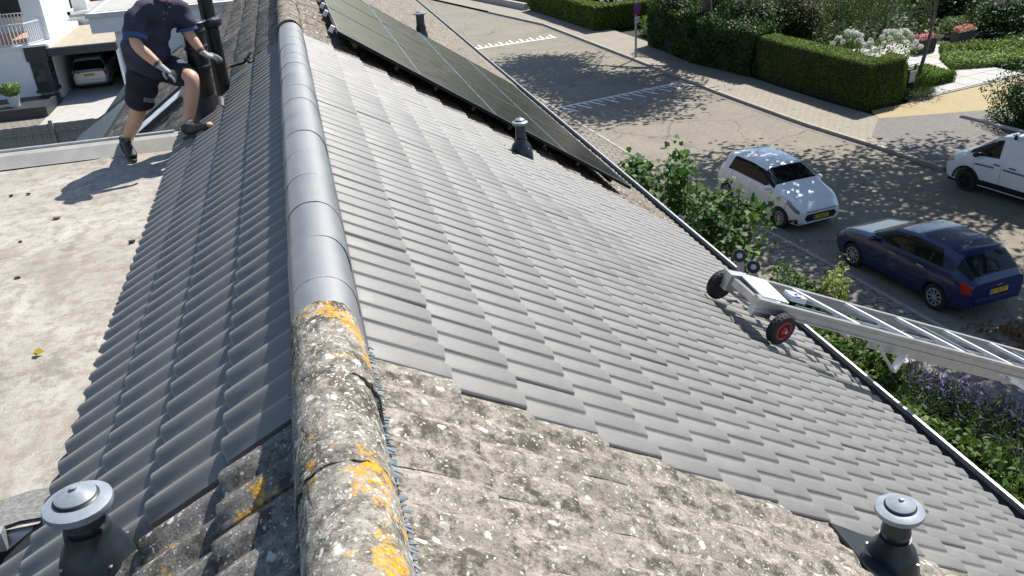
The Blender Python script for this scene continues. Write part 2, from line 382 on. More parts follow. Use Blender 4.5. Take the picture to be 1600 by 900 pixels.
MAT['tail'] = simple('tail_lamp', (.33, .015, .012), .18, var=.3, vscale=20)
MAT['hub'] = simple('hubcap', (.50, .51, .52), .35, metal=.5, var=.1)
MAT['plate'] = simple('plate_yellow', (.72, .42, .02), .5, var=.05)
MAT['plate_ink'] = simple('plate_ink', (.015, .015, .015), .6, var=0)
MAT['plate_eu'] = simple('plate_blue', (.02, .06, .40), .5, var=0)
MAT['sign_blue'] = simple('sign_blue', (.02, .06, .42), .4, var=.03)
MAT['sign_red'] = simple('sign_red', (.55, .015, .02), .4, var=.03)
MAT['pole'] = simple('galvanised', (.33, .34, .34), .5, metal=.4, var=.2, vscale=10)
MAT['skin'] = simple('skin', (.52, .30, .21), .5, var=.10, vscale=7, bmp=.08, bscale=90)
MAT['shirt'] = simple('shirt_navy', (.030, .026, .050), .85, var=.25, vscale=9, bmp=.5, bscale=14)
MAT['cuff'] = simple('cuff_blue', (.035, .06, .20), .8, var=.15)
MAT['shorts'] = simple('shorts_black', (.013, .014, .020), .9, var=.3, vscale=10, bmp=.5, bscale=14)
MAT['greyfab'] = simple('grey_fabric', (.17, .17, .17), .9, var=.2, vscale=20)
MAT['glove'] = simple('glove_grey', (.32, .33, .34), .85, var=.25, vscale=40, bmp=.3)
MAT['glove_dark'] = simple('glove_dark', (.06, .06, .065), .7, var=.25, vscale=40)
MAT['shoe'] = simple('shoe_black', (.015, .015, .016), .6, var=.3, vscale=30, bmp=.3)
MAT['sole'] = simple('shoe_sole', (.03, .03, .032), .8, var=.3)
MAT['tan'] = simple('tan_leather', (.42, .30, .14), .7, var=.2)
MAT['hair'] = simple('hair_brown', (.07, .04, .02), .8, var=.3, vscale=40)
MAT['bark'] = simple('bark', (.15, .115, .085), .9, var=.35, vscale=9, bmp=.7, bscale=20)
MAT['hedge'] = leafmat('hedge_leaf', [(.058, .100, .012), (.092, .150, .016), (.13, .20, .022), (.18, .24, .03)], .55, .3)
MAT['hedge_dark'] = leafmat('hedge_dark_leaf', [(.016, .046, .012), (.027, .066, .016), (.042, .092, .02), (.062, .118, .03)], .42, .25)
MAT['hedge_light'] = leafmat('hedge_light_leaf', [(.07, .14, .012), (.10, .19, .02), (.15, .24, .03)], .5, .35)
MAT['tree'] = leafmat('tree_leaf', [(.02, .05, .012), (.035, .08, .018), (.055, .11, .025)], .5, .3)
MAT['olive'] = leafmat('olive_leaf', [(.05, .06, .02), (.08, .085, .03), (.13, .11, .05), (.07, .10, .03)], .45, .3)
MAT['fig'] = leafmat('fig_leaf', [(.030, .085, .018), (.045, .115, .024), (.07, .15, .03), (.11, .18, .05)], .38, .35)
MAT['willow'] = leafmat('willow_leaf', [(.03, .055, .02), (.05, .08, .03), (.075, .11, .045)], .5, .3)
MAT['pale'] = leafmat('pale_leaf', [(.20, .26, .05), (.28, .33, .08), (.36, .38, .12)], .5, .35)
MAT['cover'] = leafmat('cover_leaf', [(.035, .085, .012), (.055, .12, .02), (.085, .15, .025), (.12, .17, .04)], .45, .3)
MAT['bed'] = leafmat('bed_leaf', [(.08, .16, .03), (.13, .22, .05), (.20, .29, .10), (.28, .34, .16)], .5, .3)
MAT['grass_blue'] = leafmat('grass_blade', [(.05, .09, .04), (.08, .13, .06), (.12, .17, .09)], .55, .3)
MAT['lav_leaf'] = leafmat('lavender_leaf', [(.04, .075, .03), (.06, .10, .045), (.09, .13, .06)], .6, .25)
MAT['lav'] = leafmat('lavender_flower', [(.10, .085, .20), (.14, .11, .28), (.20, .16, .36)], .7, .25)
MAT['whiteflower'] = leafmat('white_flower', [(.72, .73, .68), (.80, .80, .77), (.70, .74, .60)], .7, .3)
MAT['pink'] = leafmat('pink_flower', [(.62, .12, .16), (.72, .25, .27), (.80, .42, .40)], .7, .3)
MAT['salmon'] = leafmat('salmon_flower', [(.72, .20, .14), (.80, .36, .26), (.85, .50, .40)], .7, .3)
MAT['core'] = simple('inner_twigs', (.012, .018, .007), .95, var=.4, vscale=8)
MAT['deadleaf'] = leafmat('dead_leaf', [(.20, .09, .03), (.28, .14, .06), (.14, .06, .03)], .8, .2)
MAT['terra'] = simple('red_deck', (.50, .26, .17), .8, var=.15)
MAT['fence'] = simple('fence_wood', (.34, .31, .27), .85, var=.3, vscale=6, bmp=.4, bscale=18)
MAT['window'] = simple('window_glass', (.03, .035, .04), .08, var=.2, vscale=2, spec=.6)
MAT['tarroof'] = simple('roof_felt_tan', (.34, .29, .22), .9, var=.15, vscale=2, bmp=.2)
MAT['pot'] = simple('white_pot', (.70, .70, .68), .6, var=.06)

# ---------------------------------------------------------------- the roofs
AL = 0.591; CA, SA = math.cos(AL), math.sin(AL)
GAUGE = 0.328; TW = 0.30; WV = 0.15
U0 = {1: 0.496, -1: 0.466}
EAVE_X, EAVE_Z = 4.715, -3.162
def RP(u, y, side=1, off=0.0):      # point on a roof slope: u metres down from the ridge, off metres above the tile crests
    return W(side*(u*CA+off*SA), y, -u*SA+off*CA)
def slope_mat(side):                # local x along ridge, y up the slope, z normal
    if side == 1: return Matrix(((0, -CA, SA), (1, 0, 0), (0, SA, CA)))
    return Matrix(((0, CA, -SA), (-1, 0, 0), (0, SA, CA)))
def tile_profile(x, h=.036):        # two broad rolls with narrow valleys, joints in the valleys
    c = .5+.5*math.cos(2*math.pi*(x-.075)/WV)
    return -h*(1-c**.72)
KN = [(-.62, -1.), (-.56, -1.), (-.53, -.93), (-.505, -.75), (-.48, -.53), (-.46, -.445), (-.20, -.175), (-.10, -.065), (-.04, -.015), (0., 0.), (.035, -.03), (.09, -.2), (.17, -.68), (.25, -1.), (.38, -1.)]
def tile_profile_r(x, h=.036):      # separate right slope section, flank kinked to add a shaded line along each roll
    d = ((x-.075+WV*.62) % WV)/WV-.62
    return h*float(np.interp(d, [k[0] for k in KN], [k[1] for k in KN]))
def tile_mesh(name, nx, ny, rough=0.0, seed=0, h=.036, prof=None):
    prof = prof or tile_profile
    rg = np.random.default_rng(seed)
    L = .42; tilt = .034/GAUGE
    xs = [TW*i/nx for i in range(nx+1)]
    if prof is not tile_profile:
        xs = sorted(set([0.0, TW]+[round(.075+WV*(q+k[0]), 5) for q in (-1, 0, 1, 2) for k in (KN if nx > 20 else [KN[i] for i in (0, 1, 3, 4, 5, 7, 9, 11, 12, 13)]) if .002 < .075+WV*(q+k[0]) < TW-.002])); nx = len(xs)-1
    ys = [0.0, .006]+[.006+(L-.006)*(j/ny) for j in range(1, ny+1)]
    rows = []
    jit = rg.normal(size=(len(ys), nx+1))*rough
    for j, y in enumerate(ys):
        row = []
        for i, x in enumerate(xs):
            z = prof(x, h)-tilt*y+jit[j, i]
            yy = y+(jit[j, i]*1.5 if j < 2 else 0)
            if j == 0: z -= .005
            if i == 0: z -= .004
            row.append(Vector((x-.001 if i == 0 else x, yy, z)))
        rows.append(row)
    m = MB()
    under = [Vector((p.x, p.y+.006, p.z-.021)) for p in rows[0]]
    m.grid([under]+rows)
    lip = [Vector((TW+.001, r_[-1].y, r_[-1].z-.020)) for r_ in rows]
    m.grid([[r_[-1] for r_ in rows], lip])
    lip0 = [Vector((0, r_[0].y, r_[0].z-.020)) for r_ in rows]
    m.grid([lip0, [r_[0] for r_ in rows]])
    me = m.mesh(name, 60); return me
NEW_T = [tile_mesh('tile_fine', 24, 1, 0, s, .033) for s in range(3)]
NEW_C = [tile_mesh('tile_coarse', 16, 1, 0, s, .033) for s in range(3)]
OLD_N = [tile_mesh('tile_worn_fine', 24, 5, .0018, s+10, .031) for s in range(4)]
OLD_C = [tile_mesh('tile_worn', 16, 1, .0014, s+20, .031) for s in range(4)]
NEW_TR = [tile_mesh('tile_fine', 24, 1, 0, s, .025, tile_profile_r) for s in range(3)]
NEW_CR = [tile_mesh('tile_coarse', 16, 1, 0, s, .025, tile_profile_r) for s in range(3)]
OLD_NR = [tile_mesh('tile_worn_fine', 24, 6, .0022, s+10, .019) for s in range(4)]
OLD_CR = [tile_mesh('tile_worn', 16, 2, .0018, s+20, .022) for s in range(4)]
def mats(lst, m):
    out = []
    for me in lst:
        c = me.copy(); c.materials.clear(); c.materials.append(m); out.append(c)
    return out
CAMV = camo.matrix_world.translation
def lay_tiles(house, spec, mat_r, mat_l, new):
    """spec: (side, course, y of the tile's left local edge)"""
    fine = NEW_T if new else OLD_N; coarse = NEW_C if new else OLD_C
    fr, cr = (NEW_TR, NEW_CR) if new else (OLD_NR, OLD_CR)
    lib = {(1, 1): mats(fr, mat_r), (1, 0): mats(cr, mat_r), (-1, 1): mats(fine, mat_l), (-1, 0): mats(coarse, mat_l)}
    items = []
    for side, i, y in spec:
        p = RP(U0[side]+GAUGE*i-(.08 if i == 15 and side == 1 else 0), y, side)
        items.append(((p-CAMV).length, side, i, y, p))
    items.sort(key=lambda t: t[0])
    rest = {1: [], -1: []}
    for n, (d, side, i, y, p) in enumerate(items):
        rot = slope_mat(side).to_4x4()
        j = 1.0 if new else 2.2
        jm = Matrix.Rotation(random.gauss(0, .0025*j), 4, 'Z') @ Matrix.Rotation(random.gauss(0, .0030*j), 4, 'X') @ Matrix.Rotation(random.gauss(0, .0030*j), 4, 'Y')
        mw = Matrix.Translation(p) @ rot @ Matrix.Translation((random.gauss(0, .0012*j), random.gauss(0, .0025*j), random.gauss(0, .0012*j))) @ jm
        me = random.choice(lib[(side, 1 if d < 6 else 0)])
        if n < 300:
            o = link('roof_tile', me, None, house); o.matrix_parent_inverse = Matrix.Translation(-house.location); o.matrix_local = mw @ Matrix() if False else Matrix()
            o.matrix_basis = mw
        else: rest[side].append((me, mw))
    for side in (1, -1):
        if rest[side]:
            me = join_meshes(rest[side], 'roof_tiles'); o = link('roof_tiles', me, mat_r if side == 1 else mat_l, house, True); o['kind'] = 'stuff'
def ys_right(a, b):
    k0 = round((a-.075)/WV); y = .075+k0*WV; out = []
    while y < b-.1: out.append(y); y += TW
    return out
def ys_left(a, b):          # local x runs toward -Y, returned y is the far edge
    k0 = round((a-.127)/WV); y = .127+k0*WV+TW; out = []
    while y-TW < b-.1: out.append(y); y += TW
    return out
def ridge_mesh(name, L, wd, top, base, rough, n=16, taper=.94, seed=0, collar=True):
    rg = np.random.default_rng(seed); rows = []
    st = [(-.0, 1.0), (.02, 1.0), (L*.5, .994), (L, taper)] if collar else [(L*k/8, 1-(1-taper)*k/8) for k in range(9)]
    def prof(s, dz=0.0):
        r_ = []
        for k in range(n+1):
            a = math.pi*k/n; x = -math.cos(a); 
            xx = math.copysign(abs(x)**.9, x)*wd*s
            z = base+(top-base)*s*(max(0.0, math.sin(a))**.75)+dz
            r_.append([xx, z])
        return r_
    m = MB()
    for y, s in st:
        rows.append([Vector((x+rg.normal()*rough, y, z+rg.normal()*rough)) for x, z in prof(s)])
    th = .0035 if collar else .016
    inner = [Vector((p.x*.95, p.y+.002, p.z-th)) for p in rows[0]]
    m.grid([rows[i] for i in range(len(rows)-1, -1, -1)]+[inner])
    inb = [Vector((p.x*.9, p.y, p.z-.016)) for p in rows[-1]]
    m.grid([inb, rows[-1]])
    return m.mesh(name, 45)
def gutter(house, x, z, y0, y1, side=1, rim='zinc'):
    g = MB(); n = 10; r_ = .095
    for k in range(n):           # half round trough, inside
        a0, a1 = math.pi*k/n, math.pi*(k+1)/n
        P = lambda a, rr: (x-side*(r_+rr*math.cos(a))+side*0, z-rr*math.sin(a))
        (xa, za), (xb, zb) = P(a0, r_), P(a1, r_); (xc, zc), (xd, zd) = P(a0, r_+.004), P(a1, r_+.004)
        g.add([(xa, y0, za), (xb, y0, zb), (xb, y1, zb), (xa, y1, za)], [(0, 1, 2, 3)])
        g.add([(xc, y0, zc), (xd, y0, zd), (xd, y1, zd), (xc, y1, zc)], [(3, 2, 1, 0)])
    go = g.build('gutter', MAT['gutter_in'], house, 40, True)
    b = MB(); yy = y0
    while yy < y1-.01:
        ye = min(yy+2.0, y1)
        b.span((x-.012, yy+.003, z-.05), (x+.012, ye, z+.008)); yy = ye
    b.build('gutter_rim', MAT[rim], go, None, True)
    return go
def roof_deck(house, y0, y1, ul=5.35, ur=5.30):
    m = MB()
    for side, ue in ((1, ur), (-1, ul)):
        a, b_, c, d = RP(0.02, y0, side, -.085), RP(ue, y0, side, -.085), RP(ue, y1, side, -.085), RP(0.02, y1, side, -.085)
        m.prism([a, b_, c, d] if side == 1 else [d, c, b_, a], (0, 0, -.12))
    return m.build('roof_deck', MAT['underlay'], house, None, True)

# --- house whose roof has been covered with new tiles
NEW0, NEW1 = 2.60, 9.50
Hn = empty('terraced_house', W(0, 6, -Z0), label='middle terraced house with the smooth new charcoal roof tiles and pale flat roof', cat='house')
spec = [(1, i, y) for y in ys_right(NEW0, NEW1) for i in range(16)]
spec += [(-1, i, y) for y in ys_left(2.40, 9.3) for i in range(4)]
spec += [(-1, i, y) for y in ys_left(2.40, 3.0)[:2] for i in range(4, 12)]
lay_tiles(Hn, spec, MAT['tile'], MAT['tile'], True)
roof_deck(Hn, 2.5, 9.42, ul=5.3)
rm = [ridge_mesh('ridge_cap', .45, .122, .088, -.088, .0003, 18, .985, s) for s in range(3)]
for me in rm: me.materials.append(MAT['ridge_new'])
RN0, RN1 = 2.44, 8.86; nr = 16; stp = (RN1-RN0)/nr
for k in range(nr):
    o = link('ridge_tile', rm[k % 3], None, Hn); o.matrix_parent_inverse = Matrix.Translation(-Hn.location)
    o.matrix_basis = Matrix.Translation(W(random.gauss(0, .0012), RN0+k*stp, random.gauss(0, .0006))) @ Matrix.Rotation(.002, 4, 'X') @ Matrix.Rotation(random.gauss(0, .004), 4, 'Z')
# under-ridge strip hugging the slopes under the caps
for side in (1, -1):
    m = MB(); m.box(RP(.125, 5.65, side, -.014), (6.4, .075, .004), slope_mat(side)); m.build('ridge_strip', MAT['dark'], Hn, None, True)
gutter(Hn, EAVE_X, EAVE_Z+Z0, 2.5, 9.6)
m = MB(); m.span((-4.2, 2.55, 0), (4.35, 9.45, Z0-3.35)); m.build('facade_wall', MAT['brickwall'], Hn, None, True)
# dormer with the flat roof on the left
D0, D1, DZ = 3.17, 8.80, -.95
def flat_sheet(x0, x1, y0, y1, z, nx, ny, amp):
    xs = np.linspace(x0, x1, nx); ys = np.linspace(y0, y1, ny)
    ph = rng.uniform(0, 6, 8)
    def hgt(x, y): return amp*(math.sin(3*x+1.7*y+ph[0])+math.sin(5.1*y-2*x+ph[1])*.6+math.sin(9*x+ph[2])*math.sin(8*y+ph[3])*.5)
    return [[Vector((x, y, z+hgt(x, y))) for x in xs] for y in ys]
m = MB(); m.span((-7, D0, Z0-3.6), (-1.2, D1, Z0+DZ-.03)); dm = m.build('dormer', MAT['white_wall'], Hn, None, True)
m = MB(); m.grid(flat_sheet(-7, -1.12, D0, D1, Z0+DZ, 60, 60, .0035)); m.build('flat_roof', MAT['flat'], dm, 60, True)
m = MB()   # welded laps of the felt
lap = flat_sheet(-1.93, -1.80, D0, D1, Z0+DZ+.007, 4, 90, .0025)
for j, r_ in enumerate(lap):
    w_ = .035*math.sin(j*.33)+.02*math.sin(j*1.3)
    for p in r_: p.x += w_
    r_[0].z -= .010; r_[-1].z -= .010
m.grid(lap)
lap = [[Vector((x, 8.20+k*.03+.012*math.sin(x*5), Z0+DZ+(.006 if 0 < k < 3 else -.002))) for x in np.linspace(-6.9, -1.85, 60)] for k in range(4)]
m.grid(lap)
m.build('felt_seam', MAT['flat'], dm, 60, True)
m = MB(); m.grid([[Vector((x, y+.03*math.sin(x*11+y), Z0+DZ+.009)) for x in np.linspace(-7, -1.2, 40)] for y in (D0, D0+.10, D0+.2)]); m.build('felt_edge_strip', MAT['slate_felt'], dm, None, True)
m = MB(); m.grid([[Vector((x, y, z)) for x in np.linspace(-7, -1.15, 20)] for y, z in ((D1-.14, Z0+DZ+.006), (D1-.02, Z0+DZ+.10), (D1+.06, Z0+DZ+.125))]); m.build('roof_upstand', MAT['concrete'], dm, None, True)
m = MB(); m.span((-7, D1+.05, Z0+DZ-.2), (-1.25, D1+.09, Z0+DZ+.14)); m.build('edge_trim', MAT['zinc'], dm, None, True)
m = MB(); m.span((-7, D0-.05, Z0+DZ-.07), (-1.40, D0+.0, Z0+DZ+.02)); m.build('fascia', MAT['zinc'], dm, None, True)
m = MB(); m.span((-7, D0-.01, Z0-3.6), (-1.3, D0-.002, Z0+DZ-.10)); m.build('cheek', MAT['dark'], dm, None, True)

# --- near neighbour with the old weathered tiles (the camera stands on its ridge)
Ho = empty('terraced_house', W(0, -1, -Z0), label='nearest terraced house with old lichen covered roof tiles and mossy ridge', cat='house')
spec = [(1, i, y) for y in [2.318-TW*k for k in range(0, 6)] for i in range(16)]
spec += [(-1, i, y) for y in [2.340-TW*k for k in range(0, 6)] for i in range(12)]
lay_tiles(Ho, spec, MAT['old_r'], MAT['old_l'], False)
roof_deck(Ho, -5, 2.5)
om = [ridge_mesh('ridge_old', .47, .126, .106, -.085, .0022, 26, .95, s+40, False) for s in range(3)]
for me in om: me.materials.append(MAT['old_ridge'])
for k in range(5):
    o = link('ridge_tile', om[k % 3], None, Ho); o.matrix_parent_inverse = Matrix.Translation(-Ho.location)
    o.matrix_basis = Matrix.Translation(W(random.gauss(0, .004), 2.14-k*.42+.0, .006+random.gauss(0, .003))) @ Matrix.Rotation(.016, 4, 'X') @ Matrix.Rotation(random.gauss(0, .012), 4, 'Z')
m = MB()   # plastic comb pushed out under the old ridge tiles
for side in (1, -1):
    y = .9
    while y < 2.62:
        if random.random() > (.2 if side == 1 else .45):
            ln = random.uniform(.03, .05); u = .150+random.uniform(-.006, .006)
            a = random.gauss(0, .28)
            rot = slope_mat(side) @ Matrix.Rotation(a, 3, 'Z')
            m.box(RP(u, y, side, -.004+random.gauss(0, .004)), (.0075, ln, .003), rot @ Matrix.Rotation(random.gauss(0, .3), 3, 'Y'))
        y += .0115
o = m.build('ridge_comb', MAT['brush'], Ho, None, True); o['kind'] = 'stuff'
for side in (1, -1):
    m = MB(); m.box(RP(.115, 1.2, side, -.016), (2.5, .10, .004), slope_mat(side)); m.build('ridge_strip', MAT['vent'], Ho, None, True)
gutter(Ho, EAVE_X, EAVE_Z+Z0, -4.5, 2.5)
m = MB(); m.span((-4.3, -4.9, 0), (4.35, 2.5, Z0-3.3)); m.build('facade_wall', MAT['brickwall'], Ho, None, True)

# --- neighbour beyond, carrying the solar panels
Hf = empty('terraced_house', W(0, 14, -Z0), label='terraced house beyond the new roof, old pale tiles under the solar panels', cat='house')
spec = [(1, i, y) for y in ys_right(9.50, 18.2) for i in range(16)]
spec += [(-1, i, y) for y in ys_left(9.30, 18.0) for i in range(17)]
lay_tiles(Hf, spec, MAT['old_far'], MAT['old_lfar'], False)
roof_deck(Hf, 9.45, 18.2, ul=5.7)
of = [ridge_mesh('ridge_old_far', .44, .128, .10, -.085, .002, 12, .95, s+60, False) for s in range(2)]
for me in of: me.materials.append(MAT['old_far'])
for k in range(24):
    o = link('ridge_tile', of[k % 2], None, Hf); o.matrix_parent_inverse = Matrix.Translation(-Hf.location)
    o.matrix_basis = Matrix.Translation(W(random.gauss(0, .004), 8.95+k*.39, .004)) @ Matrix.Rotation(.02, 4, 'X')
gutter(Hf, EAVE_X, EAVE_Z+Z0, 9.604, 18.2)
gl = MB(); gl.span((-4.95, 9.2, Z0-3.42), (-4.80, 18.1, Z0-3.34)); gl.span((-4.80, 9.2, Z0-3.42), (-4.78, 18.1, Z0-3.30)); gl.span((-4.97, 9.2, Z0-3.42), (-4.95, 18.1, Z0-3.30))
gl.build('gutter', MAT['zinc'], Hf, None, True)
m = MB(); m.span((-4.3, 9.5, 0), (4.35, 18.1, Z0-3.45)); m.build('facade_wall', MAT['brickwall'], Hf, None, True)
m = MB(); m.prism([RP(1.62, 10.5, -1, .03), RP(1.62, 11.35, -1, .03), RP(3.6, 11.35, -1, .03), RP(3.6, 10.5, -1, .03)], slope_mat(-1) @ Vector((0, 0, -.06)))
rw = m.build('roof_window', MAT['lead'], Hf, None, True)
m = MB()
for a, b_ in (((1.55, 10.45), (3.6, 10.45)), ((1.55, 11.40), (3.6, 11.40)), ((1.58, 10.45), (1.58, 11.40))):
    m.bar(RP(a[0], a[1], -1, .035), RP(b_[0], b_[1], -1, .035), .07, .06, slope_mat(-1) @ Vector((0, 0, 1)))
m.build('frame', MAT['dark'], rw, None, True)
m = MB(); m.prism([RP(3.55, 12.2, -1, .02), RP(3.55, 16.4, -1, .02), RP(5.0, 17.4, -1, .02), RP(5.1, 13.2, -1, .02)], slope_mat(-1) @ Vector((0, 0, -.05)))
m.build('dark_sheet', MAT['vent'], Hf, None, True)  # thin flat dark sheet laid over the old tiles of the left slope

# --- last house of the row with its own flat roofed dormer in white
Hl = empty('terraced_house', W(0, 24, -Z0), label='farthest terraced house of the row with white panelled flat roof dormer', cat='house')
m = MB()
for i in range(16):      # far courses read as one textured slope: stepped strips
    u1 = U0[1]+GAUGE*i; u0 = u1-GAUGE-.02
    m.prism([RP(u0, 18.2, 1, -.035), RP(u1, 18.2, 1, -.006), RP(u1, 36, 1, -.006), RP(u0, 36, 1, -.035)], slope_mat(1) @ Vector((0, 0, -.02)))
o = m.build('roof_tiles', MAT['old_far'], Hl, None, True); o['kind'] = 'stuff'
m = MB(); m.span((-4.3, 18.2, 0), (4.35, 36, Z0-3.4)); m.build('facade_wall', MAT['brickwall'], Hl, None, True)
m = MB(); m.prism([W(0, 18.15, -.1), W(-1.2, 18.15, -.95), W(-4.3, 18.15, -3.1), W(-4.3, 18.15, -3.6), W(4.3, 18.15, -3.6), W(4.3, 18.15, -3.0)], (0, 17.8, 0)); m.build('roof_deck', MAT['dark'], Hl, None, True)
gutter(Hl, EAVE_X, EAVE_Z+Z0, 18.204, 36)
m = MB(); m.span((-3.62, 18.0, Z0-1.08), (-.9, 25.5, Z0-.74)); dmr = m.build('dormer', MAT['white_wall'], Hl, None, True)
m = MB(); m.span((-3.25, 18.10, Z0-3.4), (-.95, 25.4, Z0-1.082)); m.build('dormer_wall', MAT['white_wall'], dmr, None, True)
m = MB(); m.span((-3.66, 17.96, Z0-.80), (-.9, 18.0, Z0-.72)); m.span((-3.66, 18.0, Z0-.80), (-3.62, 25.5, Z0-.72)); m.build('edge_trim', MAT['zinc'], dmr, None, True)
m = MB(); m.span((-3.55, 18.3, Z0-.739), (-1.0, 25.3, Z0-.73)); m.build('flat_roof', MAT['slab'], dmr, None, True)
for k in range(9):
    m = MB(); m.span((-3.2, 18.088, Z0-1.30-k*.2), (-.97, 18.098, Z0-1.11-k*.2)); m.build('cladding_board', MAT['white_wall'], dmr, None, True)

# --- solar array
Sa = empty('solar_array', RP(2.7, 12.8, 1, .1), label='black solar panel array mounted on the old pale roof slope', cat='solar panels')
OFF = .118
PU, PY = .50, 9.70
pm = MB(); pw, pl = 1.001, 2.046
pm.box((0, 0, 0), (pl, pw, .034))
pme = pm.mesh('panel'); pme.materials.append(MAT['solar'])
fm = MB()
for sx in (-1, 1): fm.box((sx*(pl/2-.005), 0, .0195), (.005, pw, .006))
for sy in (-1, 1): fm.box((0, sy*(pw/2-.005), .0195), (pl-.024, .005, .006))
fme = fm.mesh('panel_frame'); fme.materials.append(MAT['alu'])
for r_ in range(3):
    for c in range(4):
        mw = Matrix.Translation(RP(PU+1.005*(c+.5), PY+2.05*(r_+.5), 1, OFF)) @ slope_mat(1).to_4x4()
        o = link('solar_panel', pme, None, Sa); o.matrix_parent_inverse = Matrix.Translation(-Sa.location); o.matrix_basis = mw
        f = link('frame', fme, None, o)
m = MB()
for c in range(4):
    for q in (.25, .75):
        u = PU+1.005*(c+q); m.bar(RP(u, PY+.1, 1, OFF-.045), RP(u, PY+6.2, 1, OFF-.045), .04, .05, slope_mat(1) @ Vector((0, 0, 1)))
m.build('mounting_rail', MAT['dark'], Sa, None, True)
for y in (10.05, 11.3, 12.0, 12.7, 14.1):
    m = MB(); m.box(RP(PU-.025, y, 1, OFF-.03), (.07, .045, .07), slope_mat(1)); m.build('clamp', MAT['alu2'], Sa, None, True)
# small loose things on the flat roof
for k, (x, y, s) in enumerate([(-1.984, 7.033, .045), (-2.36, 7.785, .022), (-2.5, 7.796, .025), (-1.994, 5.88, .03), (-1.33, 6.27, .035), (-2.15, 6.6, .018)]):
    m = MB(); pts = [(s*math.cos(a)*random.uniform(.5, 1), s*.55*math.sin(a)*random.uniform(.6, 1)) for a in np.linspace(0, 5.5, 7)]
    m.prism([(x+a, y+b_, Z0+DZ+.004) for a, b_ in pts], (random.uniform(-.006, .006), 0, .008+s*.2))
    tag(m.build('stone_chip', MAT['dark'] if k else MAT['batten']), ['', 'small dark chip nearest the far parapet on the flat roof', 'tiny dark chip at the left border of the flat roof', 'dark chip nearest the camera on the flat roof', 'dark chip right beside the tile eave on the flat roof', 'tiniest dark chip in the middle of the flat roof'][k] if k else 'largest brown chip lying on the flat roof left of the worker\'s shadow', 'chip', 'loose chips on the flat roof')
V = leaf_verts(np.array([[-1.605, 4.68, Z0+DZ+.02], [-1.60, 4.69, Z0+DZ+.022]]), .06, np.array([0, 0, 1.]), .7)
tag(link('fallen_leaf', quads_mesh('leaf', V), leafmat('yellow_leaf', [(.5, .42, .06), (.55, .45, .1)])), 'single yellow leaf lying on the pale flat roof', 'leaf')

# ---------------------------------------------------------------- vents and flue
def roof_vent(label, base, hgt, r, side, hood=.11, cap=.115, plate=True, tilt=0):
    t = empty('roof_vent', base, label=label, cat='roof vent', group='vent pipes on the roof')
    sm = slope_mat(side)
    m = MB()
    m.lathe([(hood*1.18, -.10), (hood*1.12, .0), (hood*1.02, .05), (hood*.86, .095), (r*1.22, .125), (r*1.16, .16)], 28)
    hd = m.build('hood', MAT['vent'], t, 40)
    m = MB(); m.lathe([(r, .12), (r, .17), (r*1.05, .175), (r*1.05, .195), (r, .20), (r*.97, hgt)], 28); m.build('pipe', MAT['vent'], t, 40)
    m = MB()
    m.lathe([(r*.9, hgt-.03), (cap*.97, hgt-.020), (cap, hgt-.010), (cap*.99, hgt+.004), (cap*.62, hgt+.020), (cap*.60, hgt+.020)], 36)
    c = m.build('cap', MAT['vent_cap'], t, 40)
    m = MB(); m.lathe([(cap*.605, hgt+.010), (cap*.60, hgt+.030), (cap*.40, hgt+.042), (cap*.12, hgt+.050), (cap*.10, hgt+.058), (0.0, hgt+.060)], 32); m.build('lid', MAT['vent_cap'], c, 40)
    m = MB()
    m.lathe([(cap*.64, hgt+.014), (cap*.665, hgt+.014), (cap*.665, hgt+.0195), (cap*.61, hgt+.024)], 32); m.build('gap_ring', MAT['black'], c, 40)
    if plate:
        m = MB(); m.box((0, 0, 0), (.36, .44, .012), sm); 
        pl_ = m.build('base_plate', MAT['vent'], t)
        pl_.location = sm @ Vector((0, .02, -.0))
    m = MB()
    for k in range(4):
        a = .6+k*1.57; q = Vector((math.cos(a), math.sin(a), 0))*hood*1.0+Vector((0, 0, .06)); m = MB(); m.lathe([(.006, 0), (.006, .004), (0, .005)], 8, Matrix.Translation(q)); m.build('screw', MAT['steel'], hd)
    return t
roof_vent('large dark vent pipe with dusty domed cap at the lower left roof corner', W(-.80, 2.33, -.55), .255, .058, -1, .105, .100, False)
roof_vent('dark vent pipe with grey cap on the old beige tiles, lower right', W(2.19, 2.40, -1.48), .305, .058, 1, .108, .099)
roof_vent('dark vent pipe standing in the new tiles just before the solar panels', W(2.23, 8.87, -1.50), .335, .055, 1, .110, .086, False)
roof_vent('most distant small vent pipe with white cap behind the solar panels', W(2.51, 17.95, -1.69), .42, .085, 1, .11, .13)
# heavy double flue next to the worker
t = empty('flue', W(-.87, 8.55, -.60), label='stout black flue pipe with lid that the worker holds on to', cat='flue')
m = MB(); m.lathe([(.20, -.16), (.185, -.04), (.15, .06), (.118, .12), (.110, .16)], 24); m.build('boot', MAT['flue'], t, 40)
m = MB(); m.tube([(0, 0, .1), (.015, 0, .45), (.03, 0, .80)], [.098, .095, .090], 20); pp = m.build('pipe', MAT['flue'], t, 40)
for z in (.42, .60, .74):
    m = MB(); m.lathe([(.100, -.02), (.106, -.012), (.106, .012), (.100, .02)], 24, Matrix.Translation((.015+(z-.45)*.04, 0, z))); m.build('clamp_ring', MAT['black'], pp, 40)
m = MB(); m.lathe([(.088, .79), (.12, .81), (.125, .818), (.118, .826), (0, .83)], 24, Matrix.Translation((.03, 0, 0))); m.build('lid', MAT['vent'], t, 40)
t = empty('flue', W(-.72, 8.95, -.50), label='taller thin black flue rising out of the picture behind the stout one', cat='flue')
m = MB(); m.tube([(.0, 0, -.1), (.0, 0, .55), (-.01, 0, 1.25)], [.072, .070, .066], 18); m.build('pipe', MAT['flue'], t, 40)
m = MB(); m.lathe([(.075, .60), (.105, .62), (.11, .65), (.105, .68), (.072, .70)], 20); m.build('collar', MAT['vent'], t, 40)
